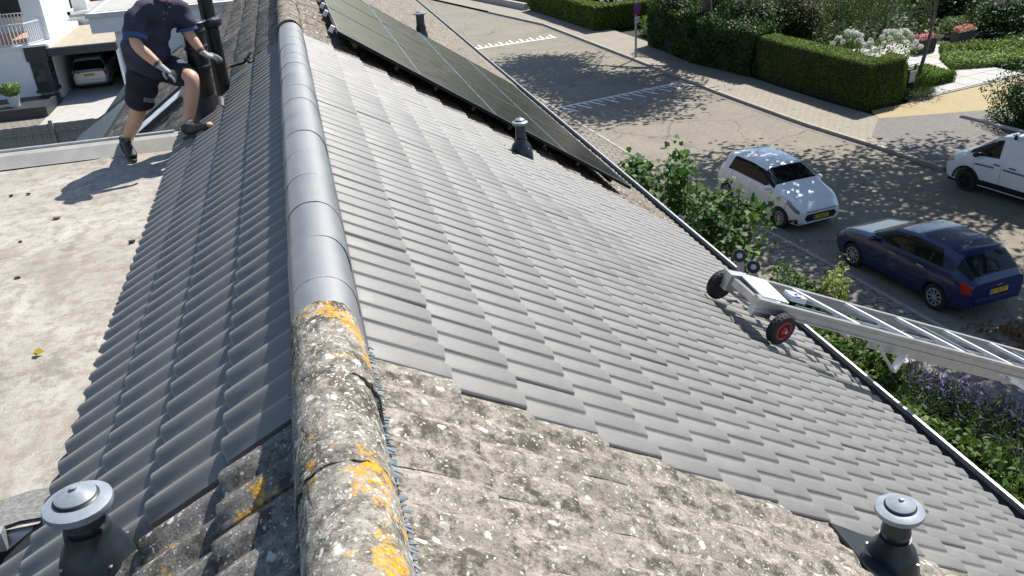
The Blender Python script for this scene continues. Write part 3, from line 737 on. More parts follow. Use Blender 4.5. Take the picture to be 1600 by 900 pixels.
t = empty('roof_hook', RP(.56, 9.0, -1, .0), label='small black iron hook lying on the tiles above the flue', cat='hook')
m = MB(); m.tube([(-.16, .0, .02), (-.09, .02, .03), (-.02, -.03, .05), (.03, .05, .09), (.07, .0, .06), (.04, -.05, .05), (.0, -.02, .08), (.06, .04, .13)], .013, 8); m.build('rod', MAT['black'], t, 60)
t = empty('pipe_stub', RP(.83, 8.25, -1, .02), label='small pale pipe stub sticking out of the tiles right of the flue', cat='pipe')
m = MB(); m.lathe([(.022, -.05), (.024, .03), (.018, .034), (.0, .035)], 14, Matrix.Rotation(R(-35), 4, 'X')); m.build('stub', MAT['concrete'], t, 40)

def garment(caps, vox=.016, smooth=10):
    """one continuous cloth surface grown round a chain of tapered limbs"""
    m = MB()
    for p, q, r0, r1 in caps:
        p, q = Vector(p), Vector(q); d = (q-p).normalized()
        pts = [p-d*r0*.55, p-d*r0*.35, p, p.lerp(q, .5), q, q+d*r1*.35, q+d*r1*.55]; rs = [r0*.5, r0*.85, r0, (r0+r1)/2, r1, r1*.85, r1*.5]
        m.tube(pts, rs, 20)
    o = link('tmp', m.mesh('tmp'), None); md = o.modifiers.new('r', 'REMESH'); md.mode = 'VOXEL'; md.voxel_size = vox
    sm = o.modifiers.new('s', 'SMOOTH'); sm.iterations = smooth; sm.factor = .5
    dg = bpy.context.evaluated_depsgraph_get(); dg.update(); res = bpy.data.meshes.new_from_object(o.evaluated_get(dg)); bpy.data.objects.remove(o)
    for p in res.polygons: p.use_smooth = True
    res.materials.clear(); return res
# ---------------------------------------------------------------- the roof worker
def worker():
    t = empty('person', W(-1.2, 8.3, -.95), label='roof worker in navy t-shirt and black shorts stepping up beside the flue', cat='person')
    P = {}
    def J(n, x, y, z): P[n] = W(x, y, z)
    J('pelvis', -1.30, 8.52, -.12); J('waist', -1.29, 8.46, .03); J('chest', -1.20, 8.42, .22); J('upper', -1.09, 8.40, .36); J('neck', -1.01, 8.36, .47); J('headb', -.985, 8.32, .55)
    J('hipR', -1.33, 8.43, -.17); J('kneeR', -1.47, 8.50, -.53); J('ankR', -1.66, 8.68, -.80)
    J('hipL', -1.14, 8.58, -.17); J('kneeL', -.895, 8.24, -.20); J('calfL', -.95, 8.22, -.40); J('ankL', -1.015, 8.14, -.60)
    J('shR', -1.235, 8.26, .37); J('elR', -1.29, 8.13, .14); J('wrR', -1.115, 8.08, -.065)
    J('shL', -.90, 8.47, .36); J('elL', -.875, 8.46, .13); J('wrL', -.775, 8.37, -.045)
    J('calfR', -1.56, 8.60, -.66)
    body = skin({'pelvis': (P['pelvis'], .12, .11), 'waist': (P['waist'], .12, .11), 'chest': (P['chest'], .12, .11), 'upper': (P['upper'], .075, .075), 'neck': (P['neck'], .055, .06), 'headb': (P['headb'], .055, .06),
        'hipR': (P['hipR'], .095, .095), 'kneeR': (P['kneeR'], .074, .072), 'calfR': (P['calfR'], .070, .068), 'ankR': (P['ankR'], .046, .046),
        'hipL': (P['hipL'], .095, .095), 'kneeL': (P['kneeL'], .074, .074), 'calfL': (P['calfL'], .072, .070), 'ankL': (P['ankL'], .046, .046),
        'shR': (P['shR'], .062, .062), 'elR': (P['elR'], .054, .052), 'faR': (P['elR'].lerp(P['wrR'], .35), .056, .053), 'wrR': (P['wrR'], .036, .033), 'shL': (P['shL'], .062, .062), 'elL': (P['elL'], .054, .052), 'faL': (P['elL'].lerp(P['wrL'], .35), .055, .052), 'wrL': (P['wrL'], .036, .033)},
        [('pelvis', 'waist'), ('waist', 'chest'), ('chest', 'upper'), ('upper', 'neck'), ('neck', 'headb'), ('pelvis', 'hipR'), ('hipR', 'kneeR'), ('kneeR', 'calfR'), ('calfR', 'ankR'), ('pelvis', 'hipL'), ('hipL', 'kneeL'), ('kneeL', 'calfL'), ('calfL', 'ankL'),
         ('upper', 'shR'), ('shR', 'elR'), ('elR', 'faR'), ('faR', 'wrR'), ('upper', 'shL'), ('shL', 'elL'), ('elL', 'faL'), ('faL', 'wrL')], 'pelvis')
    link('body', body, MAT['skin'], t, True)
    mR = P['shR'].lerp(P['elR'], .62); mL = P['shL'].lerp(P['elL'], .62)
    hem = P['pelvis']+Vector((.02, -.01, -.03)); wa = P['waist']+Vector((.02, -.01, .0)); sl_ = P['shR'].lerp(P['shL'], .5)
    shirt = garment([(hem, wa, .192, .200), (wa, P['chest'], .200, .190), (P['chest'], P['upper'], .190, .135), (P['upper'], P['neck']+Vector((0, 0, -.05)), .12, .075),
        (P['shR'].lerp(sl_, .1), P['shL'].lerp(sl_, .1), .098, .098), (P['shR'], mR, .092, .098), (P['shL'], mL, .092, .096), (P['chest'], P['shR'].lerp(sl_, .25), .16, .10), (P['chest'], P['shL'].lerp(sl_, .25), .16, .10)])
    # folds in the cloth
    def folds(me, amp, f, seed):
        for v in me.vertices:
            c = v.co; n = v.normal
            v.co = c+n*amp*(math.sin(c.x*f+c.z*f*.8+seed)*math.sin(c.y*f*.7-c.z*f*.5+seed*2)+.5*math.sin(c.z*f*1.9+c.x*f*.6))
    folds(shirt, .013, 21, 1.0)
    sh = link('shirt', shirt, MAT['shirt'], t, True)
    for a, b_ in ((P['shR'], P['elR']), (P['shL'], P['elL'])):
        d = (b_-a).normalized(); m = MB(); q = a.lerp(b_, .62)
        q = q+d*.035; m.tube([q-d*.012, q-d*.008, q+d*.018, q+d*.022], [.070, .097, .099, .068], 20); m.build('cuff', MAT['cuff'], sh, 40, True)
    m = MB()     # placket with buttons
    fdir = Vector((.72, -.68, 0)).normalized()
    fr = [P['neck']+fdir*.075+Vector((0, 0, -.04)), P['upper']+fdir*.150, P['chest']+fdir*.200+Vector((0, 0, .06))]
    for i in range(2): m.bar(fr[i], fr[i+1], .035, .012, fdir)
    m.build('placket', MAT['shirt'], sh, None, True)
    for k in range(3):
        m = MB(); q = fr[0].lerp(fr[2], .25+.3*k)+fdir*.016; m.box(q, (.011, .011, .011)); m.build('button', MAT['greyfab'], sh, None, True)
    kR = P['hipR'].lerp(P['kneeR'], .72); kL = P['hipL'].lerp(P['kneeL'], .72)
    pv = P['pelvis']
    sho = garment([(pv+Vector((.01, 0, .02)), pv+Vector((0, 0, -.06)), .185, .178), (P['hipR'].lerp(kR, .08), kR, .148, .122), (P['hipL'].lerp(kL, .08), kL, .142, .108)])
    folds(sho, .009, 24, 2.3)
    so_ = link('shorts', sho, MAT['shorts'], t, True)
    m = MB(); q = P['hipR'].lerp(P['kneeR'], .58)+Vector((.088, -.095, 0)); m.box(q, (.10, .014, .075), Matrix.Rotation(R(45), 3, 'Z') @ Matrix.Rotation(R(18), 3, 'Y')); m.build('pocket_patch', MAT['greyfab'], so_, None, True)
    # pale cloth hanging from the pocket
    m = MB(); a = P['hipL'].lerp(P['kneeL'], .45)+Vector((.045, -.06, .115)); rows = []
    for k in range(5):
        b_ = a+Vector((.018*k, -.012*k, -.030*k)); w_ = .028+.008*math.sin(k*2.1); rows.append([b_+Vector((-w_, -.02, .006*math.sin(k*3))), b_+Vector((0, -.028, .012)), b_+Vector((w_, -.02, 0))])
    m.grid(rows); m.grid([[p+Vector((-.004, .01, -.004)) for p in r_][::-1] for r_ in rows]); m.build('pocket_rag', MAT['white_trim'], so_, 60, True)
    # head
    hc = P['headb']+Vector((.035, -.05, .115)); fd = Vector((.70, -.62, -.36)).normalized(); sd = fd.cross(Vector((0, 0, 1))).normalized(); ud = sd.cross(fd)
    mr = Matrix((sd, fd, ud)).transposed()
    bm = bmesh.new(); bmesh.ops.create_icosphere(bm, subdivisions=4, radius=1)
    for v in bm.verts:
        x, y, z = v.co; sx = .077; sy = .097; sz = .118
        if z < 0: sx *= 1-.28*(-z)**1.3; sy *= 1-.10*(-z)
        p = Vector((x*sx, y*sy, z*sz))
        if y > 0:
            g = lambda cx, cz, r_: math.exp(-(((p.x-cx)/r_)**2+((p.z-cz)/r_)**2))
            p.y += .022*g(0, -.022, .016)+.012*g(0, .0, .012)-.010*g(.030, .010, .016)-.010*g(-.030, .010, .016)+.006*g(0, .030, .035)+.006*g(0, -.062, .018)+.008*g(0, -.098, .022)+.007*g(.045, -.02, .02)+.007*g(-.045, -.02, .02)
        v.co = p
    me = bpy.data.meshes.new('head'); bm.to_mesh(me); bm.free()
    me.transform(Matrix.Translation(hc) @ mr.to_4x4())
    for p in me.polygons: p.use_smooth = True
    hd = link('head', me, MAT['skin'], t, True)
    H = Matrix.Translation(hc) @ mr.to_4x4()
    for s in (-1, 1):
        m = MB(); m.lathe([(0, -.011), (.008, -.008), (.011, 0), (.008, .008), (0, .011)], 10, H @ Matrix.Translation((s*.030, .082, .010))); m.build('eye', MAT['white_trim'], hd, 60, True)
        m = MB(); m.lathe([(.0, -.03), (.018, -.028), (.026, 0), (.018, .026), (0, .03)], 10, H @ Matrix.Translation((s*.078, -.005, -.005)) @ Matrix.Scale(.4, 4, (1, 0, 0))); m.build('ear', MAT['skin'], hd, 60, True)
    m = MB(); m.tube([H @ Vector((-.026, .086, -.058)), H @ Vector((0, .095, -.060)), H @ Vector((.026, .086, -.058))], [.003, .006, .003], 8); m.build('mouth', MAT['red'], hd, 60, True)
    hv = []
    bm = bmesh.new(); bmesh.ops.create_icosphere(bm, subdivisions=3, radius=1)
    dl = [v for v in bm.verts if v.co.z < -.15 or (v.co.y > .42 and v.co.z < .62)]; bmesh.ops.delete(bm, geom=dl, context='VERTS')
    for v in bm.verts: v.co = H @ Vector((v.co.x*.085, v.co.y*.106-.004, v.co.z*.127))
    me = bpy.data.meshes.new('hair'); bm.to_mesh(me); bm.free()
    for p in me.polygons: p.use_smooth = True
    link('hair', me, MAT['hair'], hd, True)
    # gloved hands
    def hand(wr, el, knuck_dir, pn, side, mat):
        """palm frame: d along the fingers, n = back of hand, b across"""
        d = Vector(knuck_dir).normalized(); n = Vector(pn); n = (n-d*n.dot(d)).normalized(); b = d.cross(n)*side
        root = link('glove', skin({'c': (wr-(wr-el).normalized()*.05, .038, .036), 'w': (wr, .033, .028), 'p1': (wr+d*.045, .043, .022), 'p2': (wr+d*.09, .046, .019)}, [('c', 'w'), ('w', 'p1'), ('p1', 'p2')], 'w'), mat, t, True)
        for k, (off, ln, r_) in enumerate(((-.033, .075, .0105), (-.011, .085, .011), (.011, .080, .0105), (.032, .062, .0095))):
            a0 = wr+d*.075+b*off; c1 = .45+.08*k; dd = d
            p1 = a0+d*.03; d2 = (d*math.cos(c1)-n*math.sin(c1)).normalized(); p2 = p1+d2*ln*.5; d3 = (d*math.cos(c1*2.1)-n*math.sin(c1*2.1)).normalized(); p3 = p2+d3*ln*.38
            me = skin({'a': (a0, r_*1.1, r_*1.1), 'b': (p1, r_*1.1, r_*1.1), 'c': (p2, r_, r_), 'd': (p3, r_*.8, r_*.8)}, [('a', 'b'), ('b', 'c'), ('c', 'd')], 'a')
            link('finger', me, MAT['glove_dark'] if k > 0 else mat, root, True)
        a0 = wr+d*.03-b*.036; p1 = a0-b*.022+d*.03-n*.01; p2 = p1+d*.032-n*.018
        link('thumb', skin({'a': (a0, .014, .014), 'b': (p1, .0125, .0125), 'c': (p2, .0095, .0095)}, [('a', 'b'), ('b', 'c')], 'a'), mat, root, True)
        m = MB(); m.tube([wr-(wr-el).normalized()*.055, wr-(wr-el).normalized()*.03], [.040, .038], 14); m.build('cuff', MAT['glove_dark'], root, 40, True)
    hand(P['wrR'], P['elR'], (.72, -.06, -.62), (.5, -.55, .65), -1, MAT['glove'])
    hand(P['wrL'], P['elL'], (.85, -.25, -.28), (.25, -.35, .9), 1, MAT['glove'])
    # shoes
    def shoe(ank, heel, toe, up):
        d = (toe-heel).normalized(); up = Vector(up); up = (up-d*up.dot(d)).normalized()
        L = (toe-heel).length
        me = skin({'an': (ank+up*.03, .056, .056), 'a2': (ank-up*.02, .060, .060), 'h': (heel+up*.045+d*.03, .046, .044), 'm': (heel+d*L*.5+up*.045, .048, .044), 'f': (heel+d*L*.78+up*.038, .052, .036), 't': (toe-d*.02+up*.03, .036, .028)},
            [('an', 'a2'), ('a2', 'h'), ('a2', 'm'), ('m', 'f'), ('f', 't')], 'a2')
        o = link('shoe', me, MAT['shoe'], t, True)
        sd = d.cross(up); m = MB(); ring = []
        for k in range(20):
            a = 2*math.pi*k/20; x = math.cos(a); y = math.sin(a); wd = .046+.010*x
            ring.append(heel+d*(L*.5+L*.53*x)+sd*wd*y-up*.004)
        m.prism(ring, up*.022); m.build('sole', MAT['sole'], o, 40, True)
        m = MB(); m.lathe([(.016, -.004), (.016, .004), (0, .006)], 12, Matrix.Translation(ank+sd*-.058+Vector((.0, -.006, .0))) @ (-sd).to_track_quat('Z', 'Y').to_matrix().to_4x4()); m.build('badge', MAT['tan'], o, 40, True)
        for k in range(4):
            q = ank.lerp(heel+d*L*.6+up*.08, .25+.2*k)+up*.03; m = MB(); m.tube([q-sd*.03, q+up*.012, q+sd*.03], .005, 6); m.build('lace', MAT['greyfab'], o, 60, True)
        return o, d, up
    shoe(P['ankR']+Vector((0, 0, .0)), W(-1.735, 8.78, -.835), W(-1.575, 8.36, -.935), (.25, -.2, 1))
    o, d, up = shoe(P['ankL'], W(-1.075, 8.155, -.725), W(-.77, 7.78, -.565), (-.5, 0, .85))
    m = MB(); m.lathe([(0, -.034), (.030, -.022), (.040, .004), (.030, .026), (0, .034)], 14, Matrix.Translation(W(-.805, 7.825, -.55)) @ Matrix.Scale(.8, 4, (0, 0, 1))); m.build('toe_cap', MAT['tan'], o, 60, True)
    return t
worker()

# ---------------------------------------------------------------- ladder lift
def ladder_lift():
    t = empty('ladder_lift', W(3.5, 5.8, -2.2), label='aluminium ladder lift lying over the gutter on a wheeled head', cat='ladder lift')
    SL = -.443; dv = Vector((1, 0, SL)).normalized(); nv = Vector((-SL, 0, 1)).normalized()
    X0, X1 = 3.30, 16.4
    NY, FY = 5.55, 6.13
    def rail(y, x): return W(x, y, -2.0+SL*(x-3.55))
    for y in (NY, FY):
        m = MB(); hr = .108
        a, b_ = rail(y, X0), rail(y, X1)
        m.bar(a-nv*.008, b_-nv*.008, .050, .016, nv)
        m.bar(a-nv*(hr-.008), b_-nv*(hr-.008), .050, .016, nv)
        m.bar(a-nv*hr/2, b_-nv*hr/2, .020, hr-.034, nv)
        m.bar(a-nv*hr*.42, b_-nv*hr*.42, .034, .014, nv)
        m.build('rail', MAT['alu'], t, None, True)
    # lower nested section
    for y in (NY+.075, FY-.075):
        m = MB(); a, b_ = rail(y, 4.5)-nv*.16, rail(y, X1)-nv*.16
        m.bar(a, b_, .03, .085, nv); m.build('inner_rail', MAT['alu'], t, None, True)
    x = 4.3
    while x < 9.5:
        m = MB(); m.bar(rail(NY+.09, x)-nv*.165, rail(FY-.09, x)-nv*.165, .028, .028, nv); m.build('rung', MAT['alu'], t, None, True); x += .28
    x = 3.95; k = 0
    while x < 9.5:
        m = MB(); m.bar(rail(NY, x+.34)-nv*.016, rail(FY, x)-nv*.016, .045, .028, nv); m.build('rung', MAT['alu2'], t, None, True)
        if x > 4.7:
            m = MB(); m.bar(rail(NY+.07, x+.30)-nv*.13, rail(FY-.07, x+.12)-nv*.13, .03, .02, nv); m.build('rung', MAT['alu'], t, None, True)
            if k % 2:
                m = MB(); m.bar(rail(NY, x+.10)-nv*.05, rail(FY, x-.28)-nv*.03, .022, .022, nv); m.build('brace', MAT['alu'], t, None, True)
        x += .56; k += 1
    # cable between the rails
    m = MB(); m.tube([rail(5.78, 3.8)-nv*.05, rail(5.78, 10)-nv*.06], .006, 6); m.build('cable', MAT['steel'], t, None, True)
    # head: plate, pulleys, axle and two pneumatic wheels
    m = MB(); c = rail(5.84, 3.52)
    m.prism([rail(NY+.05, 3.36)+nv*.012, rail(NY+.05, 3.60)+nv*.012, rail(FY-.05, 3.66)+nv*.012, rail(FY-.05, 3.40)+nv*.012], -nv*.012); m.build('head_plate', MAT['alu2'], t, None, True)
    m = MB(); m.box(rail(5.78, 3.76)+nv*.02, (.16, .12, .05), Matrix.Rotation(math.atan(-SL), 3, 'Y')); m.build('pulley_block', MAT['alu2'], t, None, True)
    m = MB(); m.lathe([(.03, 0), (.034, .012), (.0, .02)], 12, Matrix.Translation(rail(5.74, 3.75)+nv*.045)); m.build('knob', MAT['sign_blue'], t, 40, True)
    for a, b_ in (((NY, 3.34), (FY, 3.34)), ((NY+.04, 3.42), (FY-.05, 3.46))):
        m = MB(); m.bar(rail(*a)-nv*.05, rail(*b_)-nv*.05, .05, .06, nv); m.build('cross_bar', MAT['steel'], t, None, True)
    m = MB(); m.prism([rail(FY-.12, 3.30)+nv*.0, rail(FY-.12, 3.44)+nv*.02, rail(FY-.02, 3.44)+nv*.02, rail(FY-.02, 3.30)], -nv*.15); m.build('end_bracket', MAT['alu'], t, None, True)
    m = MB(); m.prism([rail(NY+.10, 3.32), rail(NY+.10, 3.48), rail(NY+.02, 3.48), rail(NY+.02, 3.32)], -nv*.16); m.build('end_bracket', MAT['alu'], t, None, True)
    wa = W(3.47, 5.47, -2.16); wb = W(3.29, 6.19, -2.06)
    ax = (wb-wa).normalized()
    m = MB(); m.tube([wa, wb], .012, 8); m.build('axle', MAT['steel'], t, 60, True)
    for p, q in ((wa, -ax), (wb, ax)):
        rot = q.to_track_quat('Z', 'Y').to_matrix().to_4x4(); mm = Matrix.Translation(p) @ rot
        prof = [(.072, -.036), (.085, -.043), (.108, -.045), (.126, -.034), (.1325, -.014), (.1335, .0), (.1325, .014), (.126, .034), (.108, .045), (.085, .043), (.072, .036)]
        m = MB(); m.lathe(prof, 36, mm)
        wl = m.build('wheel', MAT['rubber'], t, 40, True)
        for k in range(26):
            a = 2*math.pi*k/26
            for s in (-1, 1):
                m2 = MB(); m2.box((.1335*math.cos(a+s*.06), .1335*math.sin(a+s*.06), s*.014), (.006, .016, .020), Matrix.Rotation(a+s*.06, 3, 'Z') @ Matrix.Rotation(s*.5, 3, 'X'))
                m.add([mm @ Vector(v) for v in m2.v], m2.f)
        wl.data = m.mesh('tyre', 40); wl.data.materials.append(MAT['rubber'])
        m = MB(); m.lathe([(.074, -.030), (.084, .040), (.074, .046), (.064, .030), (.034, .026), (.028, .044), (.014, .046), (0, .046)], 28, mm); m.build('rim', MAT['red'], wl, 40, True)
        m = MB(); m.lathe([(.014, .044), (.014, .062), (0, .064)], 12, mm); m.build('hub_nut', MAT['steel'], wl, 40, True)
        for k in range(5):
            a = 2*math.pi*k/5; m = MB(); m2 = MB(); m2.lathe([(.006, 0), (.006, .004), (0, .005)], 8, mm @ Matrix.Translation((.045*math.cos(a), .045*math.sin(a), .028))); m2.build('rim_bolt', MAT['steel'], wl, 40, True)
    # two stalks with guide rollers that reach over the gutter
    for (x, y, z) in ((3.69, 6.62, -2.03), (3.84, 6.62, -2.17)):
        top = W(x, y, z); m = MB(); m.bar(top, top+Vector((.04, -.05, -.42)), .045, .06, (0, 1, 0)); st_ = m.build('stalk', MAT['concrete'], t, None, True)
        m = MB(); rot = Vector((-.4, -.85, .35)).to_track_quat('Z', 'Y').to_matrix().to_4x4(); mm = Matrix.Translation(top) @ rot
        m.lathe([(.030, -.03), (.058, -.03), (.064, -.018), (.064, .018), (.058, .03), (.030, .03)], 20, mm); m.build('roller', MAT['black'], st_, 40, True)
        m = MB(); m.lathe([(.026, -.032), (.026, .032), (.012, .034), (0, .034)], 16, mm); m.build('roller_hub', MAT['steel'], st_, 40, True)
    m = MB(); m.bar(W(3.72, 6.62, -2.44), W(3.72, 5.6, -2.17), .04, .05); m.build('cross_tube', MAT['concrete'], t, None, True)
    # hinge bracket under the near rail
    a = rail(NY-.03, 4.78)-nv*.13; b_ = rail(NY-.03, 4.50)-nv*.13; c = rail(NY-.03, 4.76)-nv*.32
    m = MB(); m.bar(a, c, .02, .07, (0, 1, 0)); m.build('hinge_bracket', MAT['alu2'], t, None, True)
    m = MB(); m.bar(b_, c, .02, .03, (0, 1, 0)); m.build('hinge_bracket', MAT['alu'], t, None, True)
    # prop leg with its foot plate
    a = rail(NY, 5.95)-nv*.13; m = MB(); m.bar(a, a+Vector((.75, .1, -.55)), .09, .03, nv); lg = m.build('prop', MAT['alu2'], t, None, True)
    return t
ladder_lift()

# ---------------------------------------------------------------- ground, road, pavements
def kerb_far(y):
    return float(np.interp(y, [-40, 5, 14, 19.5, 21.4, 24.3, 27.8, 33.2, 41.7, 53.6, 69.9, 95], [24, 21.2, 19.9, 19.0, 18.6, 18.15, 17.45, 16.8, 16.1, 15.0, 10.45, 2]))
def kerb_near(y):
    return float(np.interp(y, [-40, 5, 12.9, 16.6, 21, 27, 34, 45, 53, 70, 95], [15.5, 13.2, 12.25, 11.85, 11.2, 10.55, 9.95, 9.2, 8.2, 3.7, -5]))
def strip(name, f0, f1, y0, y1, z, mat, step=.6, kind='structure'):
    ys = np.arange(y0, y1+1e-6, step); m = MB()
    m.grid([[Vector((f1(y), y, z)), Vector((f0(y), y, z))] for y in ys])
    o = m.build(name, mat); o['kind'] = kind; return o
m = MB(); m.grid([[Vector((x, y, -.03)) for x in (600, 60, 30, 0, -60, -600)] for y in (-300, -40, 0, 40, 100, 700)]); o = m.build('ground', MAT['soil']); o['kind'] = 'structure'
strip('road', kerb_near, kerb_far, -40, 94, 0.0, MAT['road'])
strip('pavement', lambda y: kerb_far(y)+.14, lambda y: kerb_far(y)+2.6+max(0, (30-y))*.06, 21.6, 94, .10, MAT['paver'])
strip('pavement', lambda y: 5.2, lambda y: kerb_near(y)-.12, -40, 94, .045, MAT['nearpave'])
def kerbs(name, f, y0, y1, h, wd, lab_side):
    root = empty(name, (f(y0), y0, 0), kind='structure'); y = y0; n = 0
    while y < y1:
        ye = min(y+1.0, y1); a, b_ = Vector((f(y+.006)+wd/2, y+.006, h/2-.02)), Vector((f(ye-.006)+wd/2, ye-.006, h/2-.02))
        if y < 60:
            m = MB(); m.bar(a, b_, wd, h+.04); m.build('kerb_stone', MAT['kerb'], root, None, True)
        y = ye
    return root
kerbs('kerb', kerb_far, 21.6, 62, .115, .14, 1)
kerbs('kerb', lambda y: kerb_near(y)-.12, 4, 60, .06, .12, -1)
# drain gutter along the far kerb: a band of darker stones
strip('gutter_band', lambda y: kerb_far(y)-.26, lambda y: kerb_far(y)-.02, 20.2, 62, .004, MAT['brick_grey'])
# comb shaped road paint at both ramps of the hump
def comb(p, q, side, teeth, longl, shortl):
    m = MB(); p = Vector((*p, .008)); q = Vector((*q, .008)); d = (q-p).normalized(); n_ = Vector((d.y, -d.x, 0))*side; nrm = Vector((0, 0, 1))
    def quad(a, b_, wd):
        dd = (b_-a).normalized(); s_ = Vector((-dd.y, dd.x, 0))*wd/2; m.add([a-s_, b_-s_, b_+s_, a+s_], [(0, 1, 2, 3)])
    quad(p, q, .17); L = (q-p).length
    for k in range(teeth):
        a = p+d*(L*(k+.55)/teeth); ln = longl if k % 2 == 0 else shortl
        quad(a+n_*.086, a+n_*ln+d*.16*(ln/longl), .13)
    o = m.build('road_marking', MAT['paint']); o['kind'] = 'structure'
comb((10.05, 34.15), (16.35, 35.9), 1, 19, 1.0, .42)
comb((9.2, 48.35), (14.6, 49.35), -1, 17, 1.0, .55)
# driveway in yellow and grey clay pavers, and the pale slab path
def poly(name, pts, z, mat):
    m = MB(); m.prism([(x, y, z) for x, y in pts], (0, 0, -.03)); o = m.build(name, mat); o['kind'] = 'structure'; return o
poly('driveway', [(20.1, 27.0), (24.5, 26.2), (40, 24.5), (40, 31.9), (29.1, 29.95), (22.4, 28.38), (20.5, 28.0)], .112, MAT['brick_yellow'])
poly('driveway', [(kerb_far(21.6)+.05, 21.6), (26, 20.5), (40, 20), (40, 24.5), (24.5, 26.2), (20.1, 27.0), (18.6, 25.2)], .109, MAT['brick_grey'])
poly('driveway', [(kerb_far(12), 12), (40, 8), (40, 19.95), (26, 20.45), (kerb_far(21.6)+.05, 21.55)], .02, MAT['brick_grey'])
pr = empty('path', (25, 32, 0), kind='structure')
def slabs(o0, e1, e2, n1, n2, l1, l2, skip=()):
    e1 = Vector((*e1, 0)).normalized(); e2 = Vector((*e2, 0)).normalized()
    for a in range(n1):
        for b_ in range(n2):
            if (a, b_) in skip: continue
            p = Vector((*o0, .12))+e1*l1*a+e2*l2*b_; g = .012
            m = MB(); m.prism([p+e1*g+e2*g, p+e1*(l1-g)+e2*g, p+e1*(l1-g)+e2*(l2-g), p+e1*g+e2*(l2-g)], (0, 0, -.03+random.uniform(-.002, .002)))
            m.build('slab', MAT['slab'], pr, None, True)
E1 = (.972, .235); E2 = (-.15, .99)
slabs((22.62, 28.62), E1, E2, 6, 3, 1.12, 1.15)
slabs((26.1, 33.0), E1, E2, 4, 4, 1.12, 1.15)
m = MB(); m.bar((22.4, 28.42, .10), (29.2, 30.02, .10), .08, .10); o = m.build('path_edging', MAT['concrete']); o['kind'] = 'structure'

# ---------------------------------------------------------------- foliage builders
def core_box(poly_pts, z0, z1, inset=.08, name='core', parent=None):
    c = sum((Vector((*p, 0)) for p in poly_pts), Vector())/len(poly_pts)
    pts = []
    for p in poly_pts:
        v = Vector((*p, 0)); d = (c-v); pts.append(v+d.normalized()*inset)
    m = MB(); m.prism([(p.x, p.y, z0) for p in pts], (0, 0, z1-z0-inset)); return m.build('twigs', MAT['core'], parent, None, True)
def hedge(label, quads, h, mat, leaf=.055, dens=520, z0=.1, group=None, rough=.03, cat='hedge', topvar=.02, name='hedge', core=.09):
    dens = dens*2.0; leaf = leaf*1.12
    """quads: list of footprints (4 corner points, counter clockwise)"""
    c = sum((Vector((*p, 0)) for p in quads[0]), Vector())/4
    t = empty(name, (c.x, c.y, z0), label=label, cat=cat, group=group)
    PP = []; NN = []
    for qd in quads:
        q = [np.array(p, float) for p in qd]; core_box(qd, z0-.05, z0+h, core, parent=t)
        for i in range(4):
            a, b_ = q[i], q[(i+1) % 4]; L = np.linalg.norm(b_-a); n = int(L*h*dens)
            s = rng.random(n); z = rng.random(n)**.95
            nrm = np.array([(b_-a)[1], -(b_-a)[0]])/L
            bul = .05*np.sin(np.pi*z)+rough*np.sin(s*L*2.1+i)*np.sin(z*h*3.3+i)
            off = rng.normal(0, .026, n)+bul-.03
            xy = a+(b_-a)*s[:, None]+nrm*off[:, None]
            PP.append(np.column_stack([xy, z0+z*h])); NN.append(np.tile([nrm[0], nrm[1], .25], (n, 1)))
        e1, e2 = q[1]-q[0], q[3]-q[0]; ar = abs(e1[0]*e2[1]-e1[1]*e2[0]); n = int(ar*dens*1.15)
        s, r_ = rng.random(n), rng.random(n)
        xy = q[0]*((1-s)*(1-r_))[:, None]+q[1]*(s*(1-r_))[:, None]+q[2]*(s*r_)[:, None]+q[3]*((1-s)*r_)[:, None]
        z = z0+h+rng.normal(0, topvar, n)+rough*np.sin(xy[:, 0]*3.1)*np.sin(xy[:, 1]*2.7)-.01
        PP.append(np.column_stack([xy, z])); NN.append(np.tile([0, 0, 1.], (n, 1)))
    P, Nn = np.concatenate(PP), np.concatenate(NN)
    me = quads_mesh('foliage', leaf_verts(P, leaf, Nn, .55, 1.3)); link('foliage', me, mat, t, True)
    return t
def blob_points(n, c, r, shell=.55, lump=.22, seed=0):
    """points spread through an uneven ellipsoid crown, more near its outside"""
    rg = np.random.default_rng(seed)
    d = rg.normal(size=(n, 3)); d /= np.linalg.norm(d, axis=1, keepdims=True)
    lumps = rg.normal(size=(14, 3)); lumps /= np.linalg.norm(lumps, axis=1, keepdims=True)
    prof = np.zeros(n)
    for l in lumps: prof = np.maximum(prof, np.exp(-(1-d@l)*9))
    rr = (1-lump+lump*1.6*prof)*(shell+(1-shell)*rg.random(n)**.5)
    return np.array(c)+d*rr[:, None]*np.array(r), d
